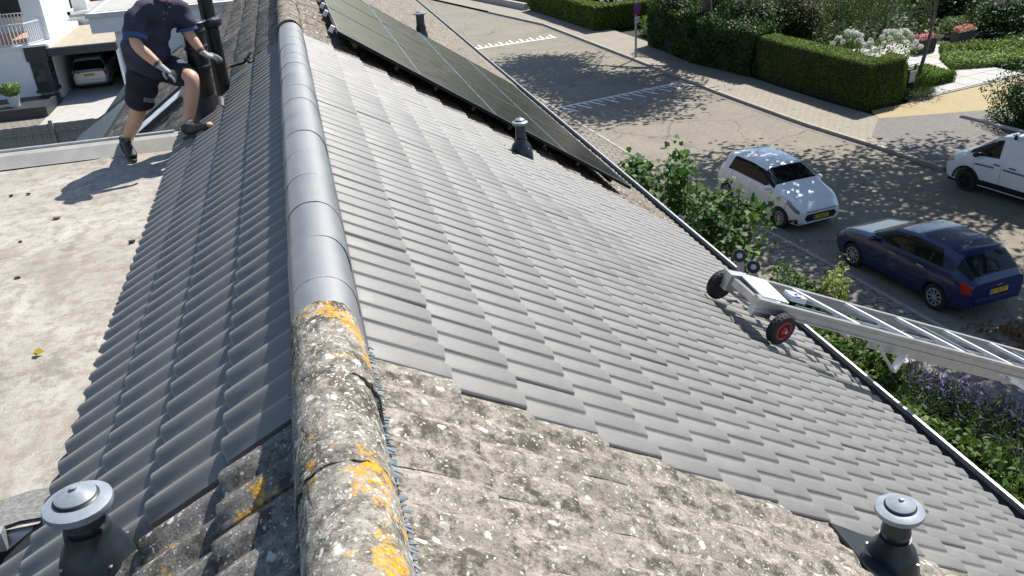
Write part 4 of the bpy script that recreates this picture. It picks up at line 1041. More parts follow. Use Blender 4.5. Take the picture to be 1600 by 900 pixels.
def shrub(label, c, r, mat, n_=1500, leaf=.07, cat='shrub', name='shrub', group=None, shell=.5, aspect=.55, stems=4, seed=0, flat=True, core=True):
    n = int(n_*1.7); t = empty(name, (c[0], c[1], .05), label=label, cat=cat, group=group)
    P, d = blob_points(n, c, r, shell, .3, seed)
    if flat: P[:, 2] = np.maximum(P[:, 2], .08+rng.random(n)*.1)
    link('foliage', quads_mesh('foliage', leaf_verts(P, leaf, d*.7+np.array([0, 0, .5]), aspect, 1.2)), mat, t, True)
    m = MB()
    for k in range(stems):
        a = 2*math.pi*k/stems+seed; e = Vector((c[0]+math.cos(a)*r[0]*.5, c[1]+math.sin(a)*r[1]*.5, c[2]+r[2]*.5)); b_ = Vector((c[0]+.1*math.cos(a), c[1]+.1*math.sin(a), .03))
        m = MB(); m.tube([b_, b_.lerp(e, .5)+Vector((0, 0, .1)), e], [.025, .018, .008], 6); m.build('stem', MAT['bark'], t, 60, True)
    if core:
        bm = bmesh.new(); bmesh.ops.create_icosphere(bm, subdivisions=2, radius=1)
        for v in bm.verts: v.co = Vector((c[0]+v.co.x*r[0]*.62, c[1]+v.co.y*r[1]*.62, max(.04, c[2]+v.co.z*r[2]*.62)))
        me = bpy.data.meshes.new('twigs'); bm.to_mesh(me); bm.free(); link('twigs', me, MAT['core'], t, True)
    return t
def tree(label, base, trunk_h, tr, crowns, mat, leaf=.2, n=9000, name='tree', lean=(0, 0), seed=0, limbs=7):
    t = empty(name, base, label=label, cat='tree', group='trees along the street')
    b = Vector(base); rg = random.Random(seed)
    top = b+Vector((lean[0], lean[1], trunk_h))
    m = MB(); m.tube([b+Vector((0, 0, -.1)), b+Vector((0, 0, .25)), b.lerp(top, .5)+Vector((.05, .03, 0)), top], [tr*1.5, tr*1.1, tr*.9, tr*.7], 14); tk = m.build('trunk', MAT['bark'], t, 60, True)
    for k in range(limbs):
        c, r_ = crowns[k % len(crowns)]; a = 2*math.pi*k/limbs+rg.random()
        e = Vector(c)+Vector((math.cos(a)*r_[0]*.7, math.sin(a)*r_[1]*.7, r_[2]*rg.uniform(-.1, .6)))
        md = top.lerp(e, .5)+Vector((rg.uniform(-.4, .4), rg.uniform(-.4, .4), .3))
        m = MB(); m.tube([b.lerp(top, rg.uniform(.72, .97)), md, e], [tr*.5, tr*.3, tr*.1], 8); m.build('limb', MAT['bark'], t, 60, True)
        for j in range(4):
            e2 = md.lerp(e, .3+.2*j)+Vector((rg.uniform(-1.3, 1.3), rg.uniform(-1.3, 1.3), rg.uniform(-.3, .9)))
            m = MB(); m.tube([md.lerp(e, .2+.2*j), e2], [tr*.14, tr*.05], 5); m.build('branch', MAT['bark'], t, 60, True)
    P = []
    for k, (c, r_) in enumerate(crowns):
        p, d = blob_points(n//len(crowns), c, r_, .25, .35, seed*13+k)
        # break the crown into sprays with gaps between
        g = np.random.default_rng(seed*7+k); cl = np.array(c)+g.normal(size=(60, 3))*np.array(r_)*.5
        sel = g.integers(0, 60, len(p)); pull = g.random(len(p))[:, None]*.55
        p = p*(1-pull)+cl[sel]*pull; P.append(p)
    P = np.concatenate(P)
    link('crown', quads_mesh('crown', leaf_verts(P, leaf, np.array([0, 0, .6]), .6, 1.5)), mat, t, True)
    return t

# ---------------------------------------------------------------- street planting
def qd(a, b_, wd):    # footprint of a straight hedge from a to b, wd to the right hand side (away from the road)
    a, b_ = Vector(a), Vector(b_); d = (b_-a).normalized(); n_ = Vector((d.y, -d.x))*wd
    pts = [a, a+n_, b_+n_, b_]
    ar = sum(pts[i].x*pts[(i+1) % 4].y-pts[(i+1) % 4].x*pts[i].y for i in range(4))
    if ar < 0: pts = pts[::-1]
    return [(p.x, p.y) for p in pts]
hedge('clipped bright green hedge with a sunlit top left of the sign post', [qd((16.95, 49.5), (15.75, 59.5), 1.1), qd((21.0, 49.95), (16.95, 49.5), 1.0)] if False else [qd((16.95, 49.4), (15.75, 59.5), 1.0), [(17.9, 49.45), (21.0, 49.9), (20.9, 50.9), (17.9, 50.4)]], 1.35, MAT['hedge'], .085, 330)
hedge('dark clipped L shaped hedge with a mown sunny top round the corner garden', [[(19.4, 35.2), (20.27, 28.05), (21.2, 28.9), (20.4, 35.3)], [(20.30, 28.02), (22.2, 28.5), (22.1, 29.4), (21.2, 28.92)]], 1.75, MAT['hedge'], .055, 560, rough=.02)
hedge('loose dark evergreen hedge spilling over the pavement beneath the tree', [[(18.05, 44.0), (18.2, 39.0), (19.9, 39.4), (20.0, 44.3)], [(18.15, 39.0), (19.2, 34.9), (20.6, 35.3), (19.9, 39.4)]], 1.9, MAT['hedge_dark'], .11, 300, rough=.16, topvar=.14, core=.24)
shrub('dark rounded shrub swelling out of the evergreen hedge by the sign post', (19.0, 42.6, 1.9), (1.3, 1.9, 1.3), MAT['hedge_dark'], 3200, .12, seed=3, stems=3)
shrub('tall dark shrub with glossy leaves right of the big trunk', (20.9, 38.2, 2.0), (1.5, 2.3, 1.5), MAT['hedge_dark'], 3600, .13, seed=4, stems=3)
shrub('brownish olive shrub behind the clipped corner hedge', (23.0, 38.0, 1.9), (1.7, 2.4, 1.7), MAT['olive'], 4200, .12, seed=5, stems=4)
shrub('light green airy bush behind the olive shrub', (25.0, 42.2, 1.7), (1.3, 1.5, 1.3), MAT['hedge_light'], 1800, .12, seed=6, stems=3)
shrub('bright green low bush between the hedge and the evergreen hedge', (19.8, 47.0, .6), (1.0, 1.4, .75), MAT['hedge_light'], 1400, .12, seed=8, stems=3)
shrub('white flowering bush growing behind the bright green hedge', (18.9, 52.2, 1.35), (.7, .9, .6), MAT['whiteflower'], 420, .12, seed=9, stems=3)
m = MB(); m.bar((15.55, 59.7, .28), (13.2, 68.0, .28), .28, .46); tag(m.build('garden_wall', MAT['concrete']), 'low grey stone garden wall along the pavement left of the bright hedge', 'wall')
for k, y in enumerate((61.0, 63.0, 65.0)):
    shrub(['low dark bush right behind the garden wall, nearest the hedge', 'low dark bush behind the middle of the garden wall', 'low dark bush at the far end of the garden wall'][k], (16.3-.28*(y-61), y, .5), (.8, 1.0, .55), MAT['hedge_dark'], 700, .13, seed=20+k, stems=2)
n = 26000; xg = rng.uniform(20.5, 46, n); yg = rng.uniform(33, 64, n); sel = (yg > 33.5+np.maximum(0, 23-xg)*1.0) & ~((xg > 21.8) & (xg < 33) & (yg < 38))
P = np.column_stack([xg, yg, .1+rng.random(n)*.35])[sel]
o = link('ground_cover', quads_mesh('f', leaf_verts(P, .26, np.array([0, 0, 1.]), .7)), MAT['hedge_dark']); o['kind'] = 'stuff'; o['label'] = 'dark ivy ground cover under the garden shrubs'
# weeping plant with hanging sprays
def weeping(label, c, r, h, n, seed):
    t = empty('weeping_tree', (c[0], c[1], .05), label=label, cat='tree'); rg = np.random.default_rng(seed)
    P = []; D = []
    m = MB(); m.tube([(c[0], c[1], -.05), (c[0]+.1, c[1], h*.5), (c[0], c[1], h)], [.11, .08, .05], 9); m.build('trunk', MAT['bark'], t, 60, True)
    for k in range(n):
        a = rg.random()*2*math.pi; q = rg.random()**.5; x = c[0]+r[0]*q*math.cos(a); y = c[1]+r[1]*q*math.sin(a); z1 = h*(1-.35*q*q)*rg.uniform(.85, 1.05); ln = rg.uniform(.7, 1.7)
        s = np.linspace(0, 1, 22); P.append(np.column_stack([x+.06*np.sin(s*5+k)+rg.normal(0, .03, 22), y+.06*np.cos(s*4+k)+rg.normal(0, .03, 22), np.maximum(.1, z1-ln*s)])); D.append(np.tile([0, 0, -1.], (22, 1)))
    P = np.concatenate(P); D = np.concatenate(D)
    link('hanging_foliage', quads_mesh('f', leaf_verts(P, .11, np.array([-.4, -.6, .2]), .3, 1.2, dirs=D)), MAT['willow'], t, True)
weeping('grey green weeping tree with hanging sprays above the white hydrangeas', (26.2, 39.5), (2.6, 2.6), 2.9, 420, 1)
weeping('second weeping tree with hanging sprays nearer the planters', (29.8, 40.6), (2.4, 2.2), 2.9, 330, 2)
def hydrangea(label, c, r, seed):
    t = empty('hydrangea', (c[0], c[1], .05), label=label, cat='flowering bush', group='white hydrangeas behind the corner hedge')
    P, d = blob_points(900, c, r, .5, .2, seed); P[:, 2] = np.maximum(P[:, 2], .1)
    link('foliage', quads_mesh('f', leaf_verts(P, .11, d, .6)), MAT['bed'], t, True)
    rg = np.random.default_rng(seed); PP = []
    for k in range(30):
        a = rg.random()*2*math.pi; e = rg.uniform(.1, 1.4); v = np.array([math.cos(a)*math.cos(e)*r[0], math.sin(a)*math.cos(e)*r[1], math.sin(e)*r[2]])*1.02+np.array(c)
        dd = rg.normal(size=(70, 3)); dd /= np.linalg.norm(dd, axis=1, keepdims=True); PP.append(v+dd*.10)
    link('blossom', quads_mesh('f', leaf_verts(np.concatenate(PP), .075, None, .8)), MAT['whiteflower'], t, True)
hydrangea('white hydrangea bush, the smaller left one behind the corner hedge', (23.6, 34.4, .95), (.75, .7, .75), 31)
hydrangea('broad white hydrangea bush between corner hedge and planter', (25.5, 33.9, .85), (1.25, .8, .8), 32)
def planter(label, c, rz, mat, seed):
    t = empty('planter', (c[0], c[1], .12), R(rz), label, 'planter', 'black planters with flowers')
    m = MB(); a, b_ = .62, .24; top = []; 
    lo = [(-a*.92, -b_*.92, 0), (a*.92, -b_*.92, 0), (a*.92, b_*.92, 0), (-a*.92, b_*.92, 0)]; hi = [(-a, -b_, .62), (a, -b_, .62), (a, b_, .62), (-a, b_, .62)]
    m.add(lo+hi, [(3, 2, 1, 0), (0, 1, 5, 4), (1, 2, 6, 5), (2, 3, 7, 6), (3, 0, 4, 7)]); inn = [(x*.94, y*.9, .62) for x, y, _ in hi]; dn = [(x*.94, y*.9, .56) for x, y, _ in hi]
    m.add(hi+inn+dn, [(0, 1, 5, 4), (1, 2, 6, 5), (2, 3, 7, 6), (3, 0, 4, 7), (4, 5, 9, 8), (5, 6, 10, 9), (6, 7, 11, 10), (7, 4, 8, 11), (8, 9, 10, 11)])
    m.build('box', MAT['dark'], t)
    rg = np.random.default_rng(seed); P = np.column_stack([rg.uniform(-.6, .6, 420), rg.uniform(-.25, .25, 420), .62+rg.random(420)*.22])
    link('flowers', quads_mesh('f', leaf_verts(P[:300], .085, np.array([0, -.2, .8]), .8)), mat, t); link('leaves', quads_mesh('f', leaf_verts(P[300:]-np.array([0, 0, .08]), .09, None, .6)), MAT['cover'], t)
planter('black box planter full of pink flowers nearer the hydrangeas', (28.35, 35.55), 14, MAT['pink'], 41)
planter('black box planter with salmon flowers behind the slim young trunk', (31.1, 36.3), 14, MAT['salmon'], 42)
# young tree in a square of low box hedge
hedge('low square box hedge round the slim young tree', [[(23.55, 29.75), (26.0, 30.35), (25.75, 31.95), (23.3, 31.35)]], .42, MAT['hedge_light'], .07, 420, z0=.12, rough=.03)
tree('slim young tree growing out of the low box hedge', (24.72, 31.0, .1), 2.7, .075, [((25.3, 31.9, 4.3), (1.9, 1.9, 1.5))], MAT['tree'], .13, 3200, name='young_tree', lean=(.45, .12), seed=5, limbs=5)
# letter box on two posts
t = empty('letter_box', (22.72, 28.95, .1), R(14), 'dark letter box with pale flap on two posts at the hedge end', 'letter box')
for sx in (-.24, .24): m = MB(); m.span((sx-.035, -.035, -.02), (sx+.035, .035, 1.30)); m.build('post', MAT['dark'], t)
m = MB(); m.span((-.29, -.09, 1.302), (.29, .09, 1.345)); m.build('top_bar', MAT['steel'], t)
m = MB(); m.span((-.20, -.10, .62), (.20, .10, 1.12)); bx = m.build('box', MAT['dark'], t)
m = MB(); m.span((-.15, -.108, .66), (.15, -.102, 1.04)); m.build('front', MAT['slab'], bx)
m = MB(); m.span((-.18, -.125, 1.06), (.18, .09, 1.10)); m.build('flap', MAT['alu2'], bx)
def grass_tuft(label, c, r, h, n, mat, seed, name='ornamental_grass', cat='grass clump'):
    rg = np.random.default_rng(seed); a = rg.random(n)*2*math.pi; q = rg.random(n)**.5
    P = np.column_stack([c[0]+r[0]*q*np.cos(a), c[1]+r[1]*q*np.sin(a), .1+h*.45+rg.random(n)*.1]); D = np.column_stack([np.cos(a)*q*.6, np.sin(a)*q*.6, np.ones(n)])
    t = empty(name, (c[0], c[1], .08), label=label, cat=cat)
    link('blades', quads_mesh('f', leaf_verts(P, h, None, .05, dirs=D)), mat, t, True); return t
grass_tuft('pale blue green grass clump at the foot of the letter box', (22.9, 28.75), (.85, .35), .42, 900, MAT['grass_blue'], 51)
# planting bed right of the path
o = hedge('light green ground cover bed along the right side of the path', [[(27.2, 32.1), (32.5, 30.9), (33.6, 32.6), (28.3, 34.2)]], .26, MAT['bed'], .11, 300, z0=.06, rough=.08, topvar=.07, cat='planting bed', name='planting_bed')
hedge('olive ground cover strip behind the light green bed', [[(28.6, 34.4), (34.5, 32.8), (35, 34.2), (29.5, 35.8)]], .30, MAT['hedge'], .10, 300, z0=.06, rough=.08, topvar=.06, cat='planting bed', name='planting_bed')
shrub('dark evergreen bush behind the olive ground cover, upper right', (34.8, 37.8, 1.0), (2.2, 1.5, 1.2), MAT['hedge_dark'], 2600, .14, seed=61)
shrub('round pale bush at the path end beside the dark evergreen', (32.3, 38.3, .5), (.8, .7, .55), MAT['bed'], 700, .1, seed=62)
shrub('large dark shrub overhanging the driveway at the right edge', (24.1, 24.0, .95), (1.35, 2.0, 1.25), MAT['hedge_dark'], 3800, .10, seed=63)
for k, (x, y, h) in enumerate([(22.5, 44.5, 3.0), (26.5, 46, 3.2), (31, 45.5, 3.3), (35.5, 43, 3.2), (40, 41, 3.4), (24, 52, 3.0), (30, 53, 3.4), (19.5, 57, 2.6), (38, 37, 2.6)]):
    shrub(['dark backdrop shrub behind the evergreen hedge', 'dark backdrop shrub behind the olive shrub', 'dark backdrop shrub behind the weeping trees', 'dark backdrop shrub behind the salmon planter', 'dark backdrop shrub in the far upper right corner', 'dark garden shrub beyond the backdrop, left', 'dark garden shrub beyond the backdrop, right', 'dark garden shrub behind the bright hedge', 'dark garden shrub at the right end of the planting beds'][k], (x, y, h*.5), (2.3, 1.9, h*.62), MAT['hedge_dark'], 3000, .17, seed=70+k, stems=3)
# trees that shade the street
tree('thick trunked tree standing behind the dark evergreen hedge', (19.7, 40.3, 0), 4.2, .27, [((16.8, 37.6, 7.6), (3.6, 4.6, 2.4)), ((16.4, 42.0, 7.8), (3.6, 4.0, 2.2)), ((16.4, 46.2, 7.8), (3.4, 3.6, 2.2)), ((19.6, 40.5, 9.0), (3.4, 4.6, 2.4))], MAT['tree'], .27, 21000, lean=(-.3, -.1), seed=1)
tree('street tree beyond the right picture border shading the parked cars', (24.8, 23.2, 0), 4.4, .28, [((17.8, 26.6, 7.8), (4.4, 3.6, 2.4)), ((17.4, 22.2, 7.6), (4.0, 4.2, 2.4)), ((23.5, 24.5, 8.8), (4.6, 4.6, 2.6))], MAT['tree'], .27, 19000, lean=(-.5, .1), seed=2, limbs=9)
tree('street tree near the white van shading the lavender', (22.4, 15.3, 0), 4.4, .25, [((17.4, 17.4, 7.6), (4.0, 4.0, 2.4)), ((17.6, 13.2, 7.8), (3.8, 3.8, 2.3)), ((22.0, 16.5, 9.0), (4.0, 4.4, 2.4))], MAT['tree'], .27, 16000, lean=(-.5, .2), seed=3, limbs=9)

# plants along the near front garden
def fig(label, c, r, n, leaf, mat, seed, name='fig_shrub'):
    t = empty(name, (c[0], c[1], .05), label=label, cat='shrub'); rg = np.random.default_rng(seed)
    tips = []
    for k in range(26):
        a = rg.random()*2*math.pi; q = rg.random()**.5; e = Vector((c[0]+r[0]*q*math.cos(a), c[1]+r[1]*q*math.sin(a), c[2]+r[2]*(rg.uniform(.2, 1.0))*(1-.45*q*q)))
        b_ = Vector((c[0]+.2*math.cos(a), c[1]+.3*math.sin(a), 0)); md = b_.lerp(e, .55)+Vector((0, 0, .25))
        m = MB(); m.tube([b_, md, e], [.03, .02, .008], 6); m.build('stem', MAT['bark'], t, 60, True); tips.append((b_, md, e))
    P = []; 
    for k in range(n):
        b_, md, e = tips[rg.integers(len(tips))]; s = rg.random()**.6; p = md.lerp(e, s*1.06); P.append([p.x+rg.normal()*.17, p.y+rg.normal()*.17, p.z+rg.normal()*.14])
    P = np.array(P)
    # five lobed leaves, folded along the midrib
    th = np.array([-math.pi/2, -.75, -.30, .25, .62, 1.05, math.pi/2, math.pi-1.05, math.pi-.62, math.pi-.25, math.pi+.30, math.pi+.75]); rad = np.array([.45, .75, .55, 1.0, .58, .78, 1.15, .78, .58, 1.0, .55, .75])
    loc = np.column_stack([rad*np.cos(th)*.5, rad*np.sin(th)*.5])
    nrm = rg.normal(size=(n, 3))*.55+np.array([0, -.15, 1.]); nrm /= np.linalg.norm(nrm, axis=1, keepdims=True)
    ax = rg.normal(size=(n, 3)); ax -= nrm*np.sum(ax*nrm, 1, keepdims=True); ax /= np.linalg.norm(ax, axis=1, keepdims=True); by = np.cross(nrm, ax)
    sz = leaf*rg.uniform(.55, 1.25, n)
    V = P[:, None, :]+sz[:, None, None]*(loc[None, :, 0, None]*ax[:, None, :]+loc[None, :, 1, None]*by[:, None, :]+(np.abs(loc[None, :, 0, None])*.28-.25*(loc[None, :, 1, None]**2))*nrm[:, None, :])
    link('foliage', quads_mesh('f', V.reshape(-1, 3), 12), mat, t, True)
    return t
fig('tall fig bush with large lobed leaves reaching up beside the gutter', (7.6, 17.4, .4), (1.25, 2.5, 3.0), 2600, .20, MAT['fig'], 81)
fig('fig branches leaning out toward the white hatchback', (9.0, 16.6, .6), (.9, 1.0, 2.0), 700, .19, MAT['fig'], 82)
fig('smaller fig bush nearer the ladder behind the guide rollers', (8.2, 14.2, .3), (1.1, 1.3, 2.1), 1100, .19, MAT['fig'], 83)
shrub('leafy dark green garden shrub behind the ladder rollers', (9.1, 14.0, .8), (.75, .9, .85), MAT['cover'], 1500, .10, seed=84)
shrub('pale yellow shrub with upright sprays beyond the ladder rails', (9.65, 13.6, 1.0), (.40, .40, .95), MAT['pale'], 420, .11, seed=85, shell=.2, core=False)
hedge('ivy green ground cover below the ladder beside the gutter', [[(7.6, 10.9), (9.5, 11.1), (9.7, 13.2), (7.9, 13.2)]], .9, MAT['cover'], .11, 260, z0=.03, rough=.18, topvar=.14, name='planting_bed', cat='planting bed', core=.25)
hedge('low leafy ground cover filling the front garden below the gutter', [[(5.4, 3.5), (9.9, 5.5), (9.2, 10.4), (6.2, 10.6)]], .55, MAT['cover'], .13, 240, z0=.03, rough=.16, topvar=.12, name='planting_bed', cat='planting bed', core=.25)
def lavender(label, c, r, seed, nf=420):
    t = empty('lavender', (c[0], c[1], .05), label=label, cat='lavender', group='lavender clumps in the front garden'); rg = np.random.default_rng(seed)
    n = 1100; a = rg.random(n)*2*math.pi; q = rg.random(n)**.5
    D = np.column_stack([np.cos(a)*q*.7, np.sin(a)*q*.7, np.ones(n)]); P = np.column_stack([c[0]+r[0]*q*np.cos(a), c[1]+r[1]*q*np.sin(a), .15+rg.random(n)*.45])
    link('foliage', quads_mesh('f', leaf_verts(P, .34, None, .09, dirs=D)), MAT['lav_leaf'], t, True)
    a = rg.random(nf)*2*math.pi; q = rg.random(nf)**.5; Q = np.column_stack([c[0]+r[0]*1.15*q*np.cos(a), c[1]+r[1]*1.15*q*np.sin(a), .70+rg.random(nf)*.18])
    link('blossom', quads_mesh('f', leaf_verts(Q, .085, None, .35, dirs=np.column_stack([np.cos(a)*q*.7, np.sin(a)*q*.7, np.ones(nf)]))), MAT['lav'], t, True)
    m = MB(); m.lathe([(r[0]*.6, -.02), (r[0]*.5, .25), (0, .4)], 10, Matrix.Translation((c[0], c[1], 0))); m.build('twigs', MAT['core'], t, 60, True)
LAV = [((9.45, 11.75), 'lavender clump touching the end of the low bench'), ((9.75, 11.15), 'lavender clump second from the bench'), ((10.05, 10.55), 'lavender clump with the brightest purple flowers'), ((9.3, 10.6), 'green lavender clump in the middle of the row'), ((10.4, 9.9), 'lavender clump leaning over the paving'), ((10.75, 9.2), 'lavender clump before the prop leg'), ((9.9, 8.6), 'lavender clump at the lower right with few flowers'), ((11.0, 8.5), 'lavender clump nearest the right picture border'), ((9.8, 9.5), 'greenest lavender clump toward the gutter')]
for k, (c, lb) in enumerate(LAV): lavender(lb, c, (.5, .5), 90+k, (110 if k not in (3, 6, 8) else 25) if k != 2 else 240)
t = empty('bench', (9.95, 12.55, .0), R(-78), 'low dark bench block with pale top half hidden by ground cover', 'bench')
m = MB(); m.span((-.75, -.2, 0), (.75, .2, .42)); m.build('block', MAT['dark'], t)
m = MB(); m.span((-.78, -.23, .422), (.78, .23, .47)); m.build('top', MAT['fence'], t)
# dry leaves swept together behind the blue car
n = 420; P = np.column_stack([rng.normal(13.6, .55, n), rng.normal(12.4, .5, n), .02+rng.random(n)*.05])
o = link('fallen_leaves', quads_mesh('f', leaf_verts(P, .12, np.array([0, 0, 1.]), .6)), MAT['deadleaf']); o['kind'] = 'stuff'; o['label'] = 'brown fallen leaves lying on the road behind the blue car'
n = 500; P = np.column_stack([rng.uniform(10, 19, n), rng.uniform(10, 40, n), np.full(n, .015)]); P[:, 2] += (P[:, 0] > 17)*.11
o = link('leaf_litter', quads_mesh('f', leaf_verts(P, .06, np.array([0, 0, 1.]), .6)), MAT['deadleaf']); o['kind'] = 'stuff'; o['label'] = 'scattered dry leaf litter on the road and kerbs'

# ---------------------------------------------------------------- no parking sign
t = empty('traffic_sign', (16.36, 41.43, .08), R(37), 'round blue no parking sign on a grey post at the hedge corner', 'traffic sign')
m = MB(); m.lathe([(.055, -.05), (.055, 2.7), (.05, 2.72), (0, 2.73)], 14); m.build('post', MAT['pole'], t, 40)
fx = Matrix.Rotation(R(90), 4, 'X')
S = Matrix.Translation((0, -.075, 2.36)) @ fx
m = MB(); m.lathe([(.31, -.010), (.31, .004), (.0, .0045)], 40, S); dsc = m.build('disc', MAT['sign_red'], t, 40)
m = MB(); m.lathe([(.245, .002), (.245, .008), (0, .0085)], 40, S); m.build('blue_field', MAT['sign_blue'], dsc, 40)
m = MB(); m.box(S @ Vector((0, 0, .0105)), (.064, .003, .50), Matrix.Rotation(R(-45), 3, 'Y')); m.build('slash', MAT['sign_red'], dsc)
m = MB(); m.span((-.20, -.082, 1.70), (.20, -.068, 1.98)); pl_ = m.build('sub_plate', MAT['white_trim'], t)
m = MB(); m.span((-.12, -.086, 1.825), (.12, -.0825, 1.855))
for s in (-1, 1): m.prism([(s*.17, -.086, 1.84), (s*.10, -.086, 1.885), (s*.10, -.086, 1.795)], (0, .0035, 0))
m.build('arrow', MAT['black'], pl_)

# ---------------------------------------------------------------- vehicles
def car(kind, label, paint, spec, loc, heading, cat='car', plate_txt='', group='parked cars'):
    """spec in metres, x forward from the middle; body lofted from its side and plan profiles"""
    t = empty(kind, loc, math.atan2(heading[1], heading[0]), label, cat, group)
    L, Wd, H = spec['L'], spec['W'], spec['H']; hl = L/2
    fi = lambda pts: (lambda x: float(np.interp(x, [p[0] for p in pts], [p[1] for p in pts])))
    def sm(f, k=.10):
        return lambda x: (f(x-k)+2*f(x-k*.5)+3*f(x)+2*f(x+k*.5)+f(x+k))/9
    zt = sm(fi(spec['top']), .07); zb = sm(fi(spec['belt']), .12); zs = fi(spec['sill']); wf = sm(fi(spec['plan']), .06); wr = sm(fi(spec['roofw']), .10)
    def ring(x):
        w_, b_, s_, r_, tp = wf(x), min(zb(x), zt(x)-.02), zs(x), min(wr(x), wf(x)*.985), zt(x)
        gh = max(tp-b_, .02); e = min(1, gh/.35)
        return [(0, s_), (w_*.86, s_), (w_*.955, s_+.05), (w_*.985, s_+(b_-s_)*.28), (w_, s_+(b_-s_)*.58), (w_*.992, b_-.10*min(1, (b_-s_)/.5)), (w_*.965, b_-.02),
                (w_*.94, b_+.012*e), ((w_*.94*2+r_)/3, b_+gh*.30), ((w_*.94+r_*2)/3, b_+gh*.62), (r_, b_+gh*.86), (r_*.93, b_+gh*.95), (r_*.66, tp-.012*e), (r_*.33, tp-.003), (0, tp)]
    NR = 15
    def S(x, s, sd=1, off=0.0):
        r_ = ring(x); s = max(0, min(NR-1-1e-6, s)); i = int(s); f = s-i
        y = r_[i][0]*(1-f)+r_[i+1][0]*f; z = r_[i][1]*(1-f)+r_[i+1][1]*f
        p = Vector((x, sd*y, z))
        if off:
            e = .02; a = S(x+e, s, sd)-S(x-e, s, sd); c = S(x, min(s+.25, NR-1), sd)-S(x, max(0, s-.25), sd)
            n = a.cross(c)*sd
            if n.length > 1e-9: p = p-n.normalized()*off if n.dot(Vector((0, y*sd, z-.6))) < 0 else p+n.normalized()*off
        return p
    xs = sorted(set([round(-hl+L*k/64, 4) for k in range(65)]+[-hl+.02, hl-.02, -hl+.05, hl-.05])); m = MB()
    rows = []
    for x in xs:
        r_ = ring(x); rows.append([Vector((x, y, z)) for y, z in r_]+[Vector((x, -y, z)) for y, z in r_[-2:0:-1]])
    m.grid(rows, closed=True); n = len(rows[0]); nb = len(m.v)
    m.f.append(tuple(range(n))); m.f.append(tuple(range((len(xs)-1)*n, len(xs)*n))[::-1]); m.mi += [0, 0]
    me = m.mesh('body')
    bm = bmesh.new(); bm.from_mesh(me); bmesh.ops.recalc_face_normals(bm, faces=bm.faces[:]); bm.to_mesh(me); bm.free()
    # wheel houses cut out of the shell
    tmp = bpy.data.objects.new('tmp', me); COL.objects.link(tmp); cut = []
    rw, ra = spec['rw'], spec['ra']
    for wx in spec['wheels']:
        for sd in (-1, 1):
            c = MB(); c.lathe([(ra, -.16), (ra, .30)], 36, Matrix.Translation((wx, sd*(Wd/2-.12), rw+.01)) @ Matrix.Rotation(R(-90*sd), 4, 'X'))
            cm = c.mesh('c'); bb = bmesh.new(); bb.from_mesh(cm); bmesh.ops.recalc_face_normals(bb, faces=bb.faces[:]); bb.to_mesh(cm); bb.free()
            co = bpy.data.objects.new('cut', cm); COL.objects.link(co); cut.append(co)
            md = tmp.modifiers.new('b', 'BOOLEAN'); md.operation = 'DIFFERENCE'; md.solver = 'EXACT'; md.object = co
    dg = bpy.context.evaluated_depsgraph_get(); dg.update()
    res = bpy.data.meshes.new_from_object(tmp.evaluated_get(dg)); res.materials.clear()
    for o in cut+[tmp]: bpy.data.objects.remove(o)
    sharpen(res, R(32)); body = link('body', res, MAT[paint], t)
    def patch(name, xa, xb, sa, sb, mat, sides=(1, -1), nx=14, ns=8, off=.004, par=body, fx0=None, fx1=None):
        """xa..xb may slope with s through fx0/fx1 (functions of 0..1 height)"""
        for sd in sides:
            q = MB(); rows = []
            for j in range(ns+1):
                v = j/ns; x0 = xa+(fx0(v) if fx0 else 0); x1 = xb+(fx1(v) if fx1 else 0)
                rows.append([S(x0+(x1-x0)*i/nx, sa+(sb-sa)*v, sd, off) for i in range(nx+1)])
            if sd == 1: rows = rows[::-1]
            q.grid(rows); q.build(name, MAT[mat], par, 60)
    def cpatch(name, xa, xb, s0, mat, off=.005, nx=12, par=body, bow=0):
        q = MB(); rows = []
        ss = [s0+(NR-1-s0)*k/8 for k in range(9)]
        for i in range(nx+1):
            v = i/nx; x = xa+(xb-xa)*v; row = []
            for sd in (1, -1):
                for s in (ss if sd == 1 else ss[-2::-1]):
                    y01 = (s-s0)/(NR-1-s0); row.append(S(x+bow*(y01-1)*(1-v), s, sd, off))
            rows.append(row)
        if xb < xa: rows = rows[::-1]
        q.grid(rows); q.build(name, MAT[mat], par, 60)
    for a in spec['side']: patch('side_window', a[0], a[1], 7.25, 9.85, 'glass', fx0=lambda v, a=a: a[2]*v, fx1=lambda v, a=a: a[3]*v, sides=a[4] if len(a) > 4 else (1, -1))
    for name, xa, xb, s0 in spec['screens']: cpatch(name, xa, xb, s0, 'glass')
    for name, xa, xb, sa, sb, mat in spec['lamps']: patch(name, xa, xb, sa, sb, mat, nx=6, ns=5, off=.006)
    for name, xa, xb, sa, sb, mat in spec.get('trims', []): patch(name, xa, xb, sa, sb, mat, nx=16, ns=2, off=.007)
    # door seams and handles
    for x0 in spec['seams']:
        patch('door_seam', x0-.004, x0+.004, 2.2, 7.0, 'black', nx=1, ns=8, off=.0025)
    cx = spec.get('cowl')
    if cx:
        patch('bonnet_seam', cx, hl-.30, 6.95, 7.10, 'black', nx=12, ns=1, off=.003)
        patch('bumper_seam', hl-.50, hl-.492, 2.2, 5.0, 'black', nx=1, ns=6, off=.003); patch('bumper_seam', -hl+.42, -hl+.428, 2.2, 4.6, 'black', nx=1, ns=6, off=.003)
        patch('sill_trim', spec['wheels'][1]+.4, spec['wheels'][0]-.4, 1.6, 2.15, 'black', nx=6, ns=1, off=.004)
    for x0 in spec['handles']:
        for sd in (1, -1):
            q = MB(); p = S(x0, 5.0, sd, .012); q.box(p, (.19, .022, .028)); q.build('door_handle', MAT[spec.get('hmat', paint)], body, 40)
